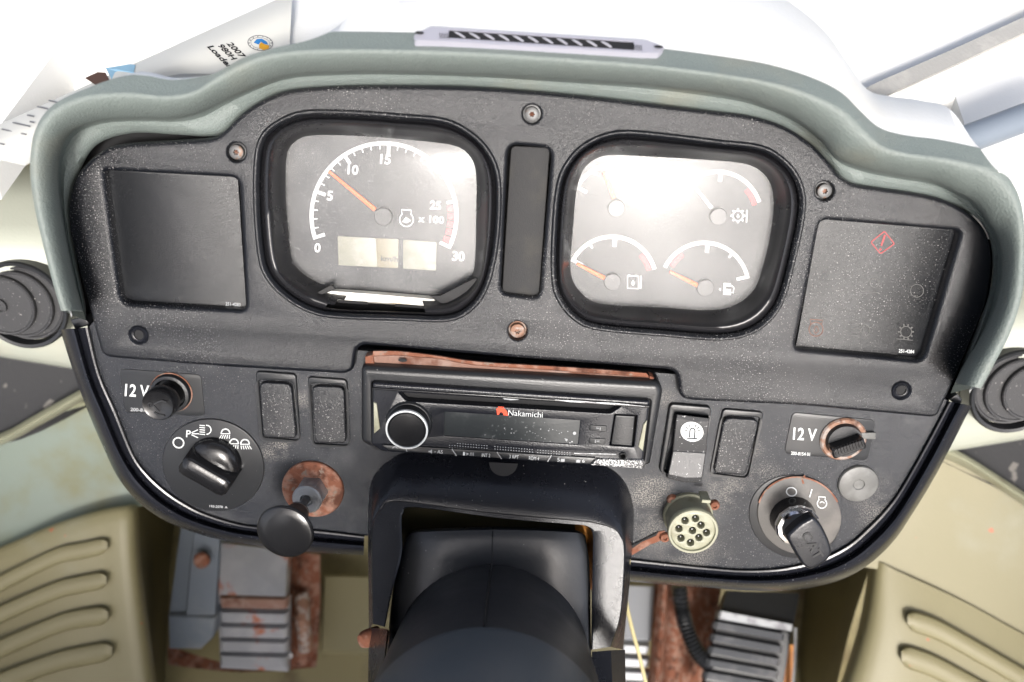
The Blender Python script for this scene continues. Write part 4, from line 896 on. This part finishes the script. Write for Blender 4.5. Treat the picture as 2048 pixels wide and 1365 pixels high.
# paper on the dash top
zq = zp + .011
pw = lambda x, y: H(x, y, zq + .004 * math.sin(x * .011) + .003 * math.sin(x * .023 + y * .05))
pp = thing('paper_sheet', H(250, 200, zq), 'creased white printed sheet lying on the dash left of the hood', 'paper')
low = [(-120, 318), (0, 320), (50, 332), (62, 325), (72, 272), (104, 228), (164, 197), (215, 186), (262, 168), (300, 158), (365, 148), (430, 148), (485, 130), (545, 111), (612, 100)]
rows = []
for i in range(len(low) - 1):
    for t in (0, .5):
        x, y = lerp(low[i], low[i + 1], t); yt = min(y - 14, 300 - .45 * max(0, x + 120))
        rows.append([pw(*lerp((x + 6, max(-40, yt)), (x, y), s_ / 8)) for s_ in range(9)])
MB().loft(rows).build('sheet', M['paper'], pp, 60)
pz = lambda x, y: pw(x, y) + ZW * .0006
for s_, c_, w_ in (('2007', (473, 102), 41), ('980H', (455, 106), 42), ('Loader', (442, 116), 62)):
    text(MB(), s_, c_, 13, pz, w_, .03, (.70, .70), (.98, -.22)).build('lettering', M['ink'], pp)
b = MB(); strip(b, el(521, 88, 25, 15, 30), 1.6, pz, True); strip(b, el(521, 88, 19, 11, 30), .9, pz, True)
for i in range(14): a_ = i * .449; strip(b, [(521 + 21 * math.cos(a_), 88 + 12.4 * math.sin(a_)), (521 + 24 * math.cos(a_), 88 + 14 * math.sin(a_))], 2.2, pz)
b.build('emblem_ring', M['inkgrey'], pp)
pz2 = lambda x, y: pw(x, y) + ZW * .0009
b = MB(); poly(b, [(508, 88), (514, 81), (524, 80), (534, 86), (537, 92), (528, 90), (522, 86), (518, 92)], pz2); b.build('emblem_blue', M['blue'], pp)
b = MB(); poly(b, [(519, 92), (523, 87), (529, 91), (539, 94), (538, 100), (528, 103), (519, 99)], pz2); b.build('emblem_yellow', M['yellow'], pp)
b = MB(); poly(b, [(170, 158), (196, 146), (212, 147), (226, 175), (205, 182), (192, 172)], pz); b.build('printed_photo', M['brown'], pp)
b = MB(); poly(b, [(212, 138), (262, 130), (272, 132), (268, 146), (288, 160), (232, 176)], pz); b.build('printed_photo', M['paleblue'], pp)
b = MB()
for x, y, l in ((98, 203, 20), (75, 215, 22), (55, 232, 14), (26, 247, 36), (4, 260, 50), (-40, 280, 50), (60, 245, 10)): strip(b, [(x, y), (x + l, y + l * .22)], 3, pz)
b.build('small_print', M['inkgrey'], pp)

M['louvre'] = mat('vent_charcoal', (.03, .03, .032), .45, bump=(900, .3), dust=(DUST, 500, .66, .08, 20))
# side wings of the dashboard with round vents
def wing(side):
    X = (lambda x: x) if side < 0 else (lambda x: 2048 - x)
    t = thing('dash_wing', D(X(40), 560 if side < 0 else 700, .66), 'pale green dash end holding the round vent, %s of the hood' % ('left' if side < 0 else 'right'), 'dash side panel', 'dash end panels')
    dy = 0 if side < 0 else 165
    sh = lambda y: y + dy
    rows = []
    for y, dp, cx in ((330, .70, 0), (372, .66, 0), (400, .655, 0), (450, .64, 0), (505, .635, 0), (560, .645, 0), (640, .665, 0), (690, .685, 0), (712, .695, 0), (722, .72, 0), (724, .80, 0)):
        r = []
        for x in (-160, -80, -20, 40, 90, 130, 170, 215):
            lo = max(0, (y - 600) / 120) * (x - 60) * .16
            r.append(D(X(x), sh(y + lo + max(0, y - 600) * .0), dp + (x - 40) * .0001))
        rows.append(r)
    MB().loft(rows).build('wing_shell', M['wing'], t, 60)
    vc = (46, 610) if side < 0 else (2030, 782)
    v = thing('side_vent', D(*vc, .63), 'round black louvred air vent at the %s edge, beside the hood' % ('left' if side < 0 else 'right'), 'air vent', 'round side vents')
    ax = (-CD - CU * .42).normalized()
    c0 = D(vc[0], vc[1], .648); sx = CR * 1.0
    rad = .0352
    MB().lathe(c0, [(rad * 1.0, -.012), (rad * 1.0, .002), (rad * .97, .0035), (rad * .90, .003), (rad * .86, -.004)], 48, ax, sx, cap1=False).build('outer_ring', M['satin'], v)
    MB().lathe(c0, [(rad * .87, -.006), (.001, -.006)], 48, ax, sx).build('vent_well', M['dark'], v)
    xa = (CR * -side - ax * (CR * -side).dot(ax)).normalized(); ya = ax.cross(xa)
    for k_, (rr, sh_, hh) in enumerate(((.84, .0, -.003), (.76, -.12, -.0005), (.67, -.38, .002))):
        cc = c0 + xa * (rad * sh_)
        MB().lathe(cc + ax * hh, [(rad * rr, -.004), (rad * rr, .0006), (rad * (rr - .015), .0012), (rad * (rr - .05), .0010), (rad * (rr - .07), .0003), (rad * .02, .0003)], 48, ax, sx).build('louvre', M['louvre'], v)
    cc = c0 - xa * (rad * .36) + ax * .0035
    b = MB(); b.lathe(cc - xa * rad * .1, [(rad * .16, 0), (rad * .16, .001), (rad * .12, .001), (rad * .12, 0)], 24, ax, sx, cap1=False); b.build('emblem', M['louvre'], v)
    return v
wing(-1); wing(1)

# left and right dark kick mats, side consoles
def surf(name, rows, m, par=None, ang=60, k=4):
    rr = [cat([tuple(q) for q in r], False, k) for r in rows]; n = len(rr[0])
    cols = [cat([rr[i][j] for i in range(len(rr))], False, k) for j in range(n)]
    return MB().loft([[D(*p) for p in c] for c in cols]).build(name, m, par, ang)
o = surf('rubber_mat', [[(-120, 690, .80), (60, 700, .80), (200, 720, .80)], [(-120, 800, .79), (60, 810, .79), (200, 800, .79)], [(-120, 900, .78), (40, 880, .78), (200, 800, .78)]], M['mesh']); tag(o, 'dark speckled rubber mat under the left vent', 'rubber mat', 'mats under the vents')
o = surf('rubber_mat', [[(1840, 840, .80), (1940, 850, .80), (2170, 850, .80)], [(1840, 900, .79), (1940, 930, .79), (2170, 960, .79)], [(1840, 900, .785), (1960, 960, .785), (2170, 1060, .785)]], M['mesh']); tag(o, 'dark speckled rubber mat under the right vent', 'rubber mat', 'mats under the vents')
lc = thing('side_console', D(150, 1150, .85), 'olive and teal ribbed footwell console on the left', 'side console', 'ribbed footwell consoles')
surf('edge_trim', [[(-120, 905, .775), (0, 868, .775), (80, 825, .775), (200, 758, .775)], [(-120, 917, .765), (0, 880, .765), (84, 836, .765), (200, 770, .765)], [(-120, 930, .78), (0, 892, .78), (90, 846, .78), (200, 782, .78)]], M['cream'], lc)
surf('upper_slope', [[(-120, 920, .785), (0, 884, .785), (120, 820, .785), (320, 760, .79)], [(-120, 1000, .80), (0, 960, .80), (140, 900, .80), (330, 850, .80)], [(-120, 1095, .815), (0, 1060, .815), (150, 1010, .815), (340, 960, .82)], [(-120, 1140, .81), (0, 1100, .81), (160, 1042, .81), (340, 1000, .815)]], M['teal'], lc)
surf('tread_pad', [[(-120, 1136, .815), (0, 1096, .81), (110, 1050, .805), (200, 1023, .805), (262, 1012, .81), (274, 1014, .83)], [(-120, 1150, .80), (0, 1108, .795), (110, 1062, .79), (200, 1034, .79), (264, 1022, .795), (278, 1024, .83)], [(-120, 1260, .80), (0, 1230, .795), (110, 1190, .79), (200, 1160, .79), (272, 1140, .795), (284, 1140, .85)], [(-120, 1440, .80), (0, 1430, .795), (110, 1420, .79), (220, 1410, .79), (304, 1400, .795), (318, 1400, .85)]], M['olive'], lc)
def rib(par, pts, w0, m=M['olive'], d0=.79, side=1):
    """raised tread bar with rounded end; pts: centre line in px from the rounded end outwards"""
    path = cat([tuple(p) for p in pts], False, 5); rows = []
    path = [path[0]] + path[1:]
    for t, dn in ((1.06, .004), (1.0, -.003), (.93, -.0068), (.80, -.0082), (0, -.0086), (-.80, -.0082), (-.93, -.0068), (-1.0, -.003), (-1.06, .004)):
        r = []
        for i, p in enumerate(path):
            s = (.45, .86, 1)[min(i, 2)]
            r.append(D(p[0], p[1] + t * w0 * .5 * max(s, .05), d0 + dn))
        rows.append(r)
    MB().loft(rows, False).build('tread_bar', m, par, 60)
rib(lc, [(215, 1091), (160, 1103), (108, 1115), (0, 1168), (-120, 1230)], 34)
rib(lc, [(213, 1160), (160, 1170), (108, 1183), (0, 1230), (-120, 1290)], 36)
rib(lc, [(216, 1231), (160, 1238), (108, 1252), (0, 1298), (-120, 1350)], 38)
rib(lc, [(224, 1302), (160, 1314), (108, 1326), (0, 1366), (-120, 1420)], 40)
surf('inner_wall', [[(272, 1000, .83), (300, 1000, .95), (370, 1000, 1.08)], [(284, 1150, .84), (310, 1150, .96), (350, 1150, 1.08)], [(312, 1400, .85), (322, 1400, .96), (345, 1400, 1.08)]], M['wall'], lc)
rc = thing('side_console', D(1900, 1150, .85), 'olive ribbed footwell console with red specks on the right', 'side console', 'ribbed footwell consoles')
surf('edge_trim', [[(1840, 868, .77), (1930, 910, .77), (2048, 985, .77), (2170, 1065, .77)], [(1840, 884, .76), (1930, 922, .76), (2048, 999, .76), (2170, 1080, .76)], [(1840, 900, .78), (1930, 936, .78), (2048, 1012, .78), (2170, 1095, .78)]], M['cream'], rc)
surf('upper_slope', [[(1740, 880, .79), (1840, 885, .785), (1940, 930, .785), (2048, 1003, .785), (2170, 1080, .785)], [(1700, 1020, .80), (1820, 1030, .795), (1930, 1080, .795), (2048, 1150, .795), (2170, 1230, .795)], [(1700, 1130, .80), (1800, 1150, .80), (1920, 1205, .80), (2048, 1275, .80), (2170, 1340, .80)]], M['olive'], rc)
surf('tread_pad', [[(1738, 1130, .86), (1750, 1120, .805), (1800, 1145, .795), (1920, 1200, .795), (2048, 1270, .795), (2170, 1335, .795)], [(1715, 1260, .86), (1728, 1255, .805), (1790, 1270, .79), (1910, 1310, .79), (2048, 1370, .79), (2170, 1430, .79)], [(1660, 1430, .86), (1672, 1430, .805), (1760, 1440, .79), (1900, 1440, .79), (2048, 1450, .79), (2170, 1460, .79)]], M['olive'], rc)
rib(rc, [(1815, 1240), (1870, 1258), (1930, 1290), (2048, 1358), (2160, 1425)], 42)
rib(rc, [(1803, 1312), (1860, 1330), (1930, 1366), (2048, 1432), (2160, 1495)], 46)
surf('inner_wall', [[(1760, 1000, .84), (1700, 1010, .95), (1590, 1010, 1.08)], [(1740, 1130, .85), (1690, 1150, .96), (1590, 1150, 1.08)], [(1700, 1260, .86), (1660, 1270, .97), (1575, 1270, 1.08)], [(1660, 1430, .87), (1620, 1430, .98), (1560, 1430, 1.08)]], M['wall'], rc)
# floor and bulkhead under the dash
z_fl = D(1024, 1365, 1.02).dot(ZW)
b = MB(); yf = D(1024, 1365, 1.02).dot(YW)
b.loft([[W(x, yf - .5, z_fl) for x in (-.8, -.4, 0, .4, .8)], [W(x, yf + .05, z_fl) for x in (-.8, -.4, 0, .4, .8)], [W(x, yf + .16, z_fl + .05) for x in (-.8, -.4, 0, .4, .8)], [W(x, yf + .34, z_fl + .36) for x in (-.8, -.4, 0, .4, .8)], [W(x, yf + .36, z_fl + .62) for x in (-.8, -.4, 0, .4, .8)]])
tag(b.build('cab_floor', M['floor'], None, 60), kind='structure')
def slab(name, q, dep, th, m, par, r=6, bev=.0015):
    """slab facing the camera side: outline px with depth each, thickness away from the viewer"""
    fr = [D(x, y, d) for x, y, d in q]
    nrm = (fr[1] - fr[0]).cross(fr[2] - fr[0]).normalized()
    if nrm.dot(CD) < 0: nrm = -nrm
    cen = sum(fr, Vector()) / len(fr)
    ins = [p + (cen - p).normalized() * bev + Vector() for p in fr]
    b = MB(); b.loft([[p + nrm * th for p in fr], [p + nrm * bev for p in fr], ins], True, True, True)
    return b.build(name, m, par, 30)
# left pedal group
lb = thing('valve_block', D(390, 1170, .93), 'blue grey metal housing with rusty bolt at left of the brake pedal', 'metal housing')
slab('housing_side', [(362, 1050, .93), (388, 1052, .93), (372, 1232, .90), (338, 1230, .90)], 0, .05, M['bluegrey'], lb)
slab('housing_top', [(388, 1050, .925), (440, 1060, .925), (430, 1236, .895), (372, 1232, .895)], 0, .06, M['bluegrey'], lb)
slab('housing_front', [(336, 1232, .895), (430, 1238, .89), (424, 1278, .90), (400, 1300, .905), (338, 1298, .905)], 0, .05, M['bluegrey'], lb)
MB().lathe(D(405, 1120, .905), [(.0085, 0), (.0085, .004), (.006, .006), (.001, .006)], 12, -CD).build('bolt', M['rust'], lb)
bp = thing('brake_pedal', D(505, 1220, .90), 'worn grey ribbed pedal with rust patches under the pull knob', 'pedal')
slab('pedal_arm', [(440, 1085, .93), (576, 1100, .93), (572, 1195, .905), (436, 1192, .905)], 0, .02, M['pedal'], bp)
for i in range(5):
    y = 1196 + i * 29
    slab('pedal_rib', [(438, y, .900 + i * .002), (574, y + 4, .900 + i * .002), (573, y + 24, .903 + i * .002), (440, y + 21, .903 + i * .002)], 0, .012, M['pedal'] if i not in (0,) else M['rustpale'], bp, bev=.003)
slab('pedal_plate', [(434, 1190, .912), (578, 1196, .912), (576, 1345, .92), (440, 1338, .92)], 0, .01, M['pedal'], bp)
rm = thing('pedal_bracket', D(610, 1220, .96), 'rusty pedal bracket and mount right of the ribbed pedal', 'bracket')
surf('bracket_plate', [[(572, 1100, .97), (610, 1105, .965), (640, 1110, .97)], [(570, 1200, .96), (606, 1205, .945), (640, 1210, .96)], [(560, 1330, .95), (606, 1332, .945), (634, 1320, .96)]], M['rust'], rm)
surf('base_plate', [[(336, 1292, .96), (480, 1330, .95), (636, 1305, .955)], [(336, 1330, .95), (480, 1345, .94), (632, 1335, .945)]], M['rust'], rm)
MB().tube([D(604, 1190, .94), D(606, 1240, .925), D(612, 1300, .93)], .008, 10).build('pivot_pin', M['boltrust'], rm)
for x, y in ((604, 1240), (575, 1310)): MB().lathe(D(x, y, .925), [(.006, 0), (.006, .003), (.001, .004)], 10, -CD).build('bolt', M['zinc'], rm)
ac = slab('access_panel', [(646, 1148, .99), (760, 1150, .99), (760, 1312, .955), (640, 1306, .955)], 0, .01, M['olive'], None, bev=.004); tag(ac, 'flat olive access panel left of the steering column base', 'access panel')
# right pedal group
ap = thing('accelerator_pedal', D(1500, 1290, .88), 'black ribbed accelerator pedal below the ignition key', 'pedal')
slab('pedal_head', [(1452, 1180, .90), (1600, 1186, .90), (1588, 1250, .88), (1440, 1224, .88)], 0, .02, M['satin'], ap)
slab('pedal_lip', [(1440, 1222, .876), (1588, 1250, .876), (1586, 1264, .874), (1436, 1238, .874)], 0, .015, M['zinc'], ap, bev=.002)
slab('pedal_base', [(1434, 1236, .886), (1584, 1266, .886), (1560, 1420, .88), (1398, 1420, .88)], 0, .01, M['satin'], ap)
for i in range(7):
    y0 = 1243 + i * 25; dx = i * -5
    slab('pedal_rib', [(1430 + dx, y0, .876), (1572 + dx * .8, y0 + 26, .876), (1569 + dx * .8, y0 + 40, .874), (1427 + dx, y0 + 14, .874)], 0, .010, M['tread'], ap, bev=.0035)
surf('side_flange', [[(1588, 1256, .872), (1594, 1256, .875)], [(1586, 1330, .872), (1592, 1330, .875)], [(1578, 1420, .872), (1584, 1420, .875)]], M['zinc'], ap)
surf('yellow_bracket', [[(1574, 1290, .89), (1590, 1290, .89)], [(1556, 1420, .88), (1584, 1420, .88)]], M['orangein'], ap)
rb = thing('rusty_post', D(1380, 1270, .95), 'rusty post beside the accelerator pedal behind a black hose', 'metal post')
surf('post_plate', [[(1310, 1150, .97), (1350, 1150, .95), (1380, 1150, .955), (1445, 1150, .97)], [(1302, 1280, .955), (1345, 1280, .93), (1372, 1280, .94), (1430, 1280, .96)], [(1290, 1430, .94), (1330, 1430, .91), (1360, 1430, .92), (1410, 1430, .95)]], M['rust'], rb)
surf('post_edge', [[(1318, 1160, .93), (1334, 1160, .92), (1340, 1160, .94)], [(1306, 1290, .91), (1322, 1290, .90), (1330, 1290, .92)], [(1296, 1430, .89), (1312, 1430, .88), (1320, 1430, .90)]], M['rust'], rb)
hs_ = []
path = cat([(1358, 1170, .90), (1364, 1220, .90), (1374, 1260, .89), (1392, 1300, .885), (1420, 1330, .89), (1450, 1350, .90)], False, 12)
rad_ = [.0090 if i % 2 else .0068 for i in range(len(path))]
o = MB().tube([D(*p) for p in path], rad_, 12).build('corrugated_hose', M['satin'], None, 80); tag(o, 'black corrugated hose curving over the rusty post', 'hose')
cp = thing('inner_pedal', D(1280, 1280, .93), 'worn silver pedal between column and rusty post', 'pedal')
slab('pedal_arm', [(1250, 1170, .95), (1310, 1172, .95), (1302, 1282, .925), (1246, 1280, .925)], 0, .02, M['pedal'], cp)
for i in range(4):
    y = 1290 + i * 27
    slab('pedal_rib', [(1244, y, .918), (1300, y + 3, .918), (1297, y + 20, .920), (1244, y + 18, .920)], 0, .01, M['pedal'], cp, bev=.003)
o = MB().tube([D(*p) for p in cat([(1257, 1120, .60), (1253, 1160, .62), (1252, 1200, .66), (1262, 1250, .70), (1278, 1310, .72), (1300, 1400, .74)], False, 5)], .0016, 8).build('loose_wire', M['wire']); tag(o, 'thin yellow wire hanging beside the steering column', 'wire')
# bits at the right of the windscreen: frame strip and hose on the ledge
zr = zp + .03
o = MB().tube([H(1842, 318, zp + .02), H(1900, 292, zp + .022), H(1980, 262, zp + .024), H(2170, 190, zp + .03)], .0085, 14).build('grab_bar', M['bluegrey']); tag(o, 'blue grey bar slanting over the dash top at upper right', 'bar')
sq = [H(x, y, zp + .008) for x, y in ((1690, 232), (1760, 196), (1900, 134), (2170, 10))]
b = MB(); b.loft([[p - ZW * .002 for p in sq], sq, [p + YW * .012 + ZW * .002 for p in sq], [p + YW * .013 - ZW * .008 for p in sq]])
tag(b.build('window_seal', mat('seal_grey', (.30, .295, .28), .6, bump=(400, .4), mott=[((.36, .35, .33), 60, .45, .65)])), 'grey window seal strip running to the upper right corner', 'window seal')

# ============================================================ the cab round the driver (unseen; shaped for its shade and reflections in the panel)
def wbox(name, c, h, m, lab=None):
    b = MB(); b.box(W(*c), W(h[0], 0, 0), W(0, h[1], 0), W(0, 0, h[2]), .01)
    return tag(b.build(name, m), lab, None, None, 'structure')
M['lining'] = mat('cab_lining', (.55, .55, .53), .8)
wbox('cab_roof', (0, -.28, 1.19), (.80, .47, .04), M['lining'])
wbox('cab_wall', (-.27, -1.30, -.18), (.53, .03, .42), M['lining'])
wbox('cab_wall', (-.80, -.45, -.30), (.03, .85, .32), M['lining'])
wbox('cab_wall', (.80, -.45, -.30), (.03, .85, .32), M['lining'])
for x, y in ((-.78, -1.25), (.78, -1.25)): wbox('cab_pillar', (x, y, .52), (.045, .05, .63), M['dark'])
st = thing('driver_seat', W(-.08, -.95, -.4), 'unseen dark driver seat behind the viewpoint, added to darken the panel reflections', 'seat')
b = MB(); b.box(W(-.17, -.98, .02), W(.28, 0, 0), W(0, .07, .02), W(0, -.08, .42), .05); b.build('backrest', M['mesh'], st)
b = MB(); b.box(W(-.08, -.72, -.36), W(.26, 0, 0), W(0, .26, .02), W(0, 0, .07), .05); b.build('cushion', M['mesh'], st)
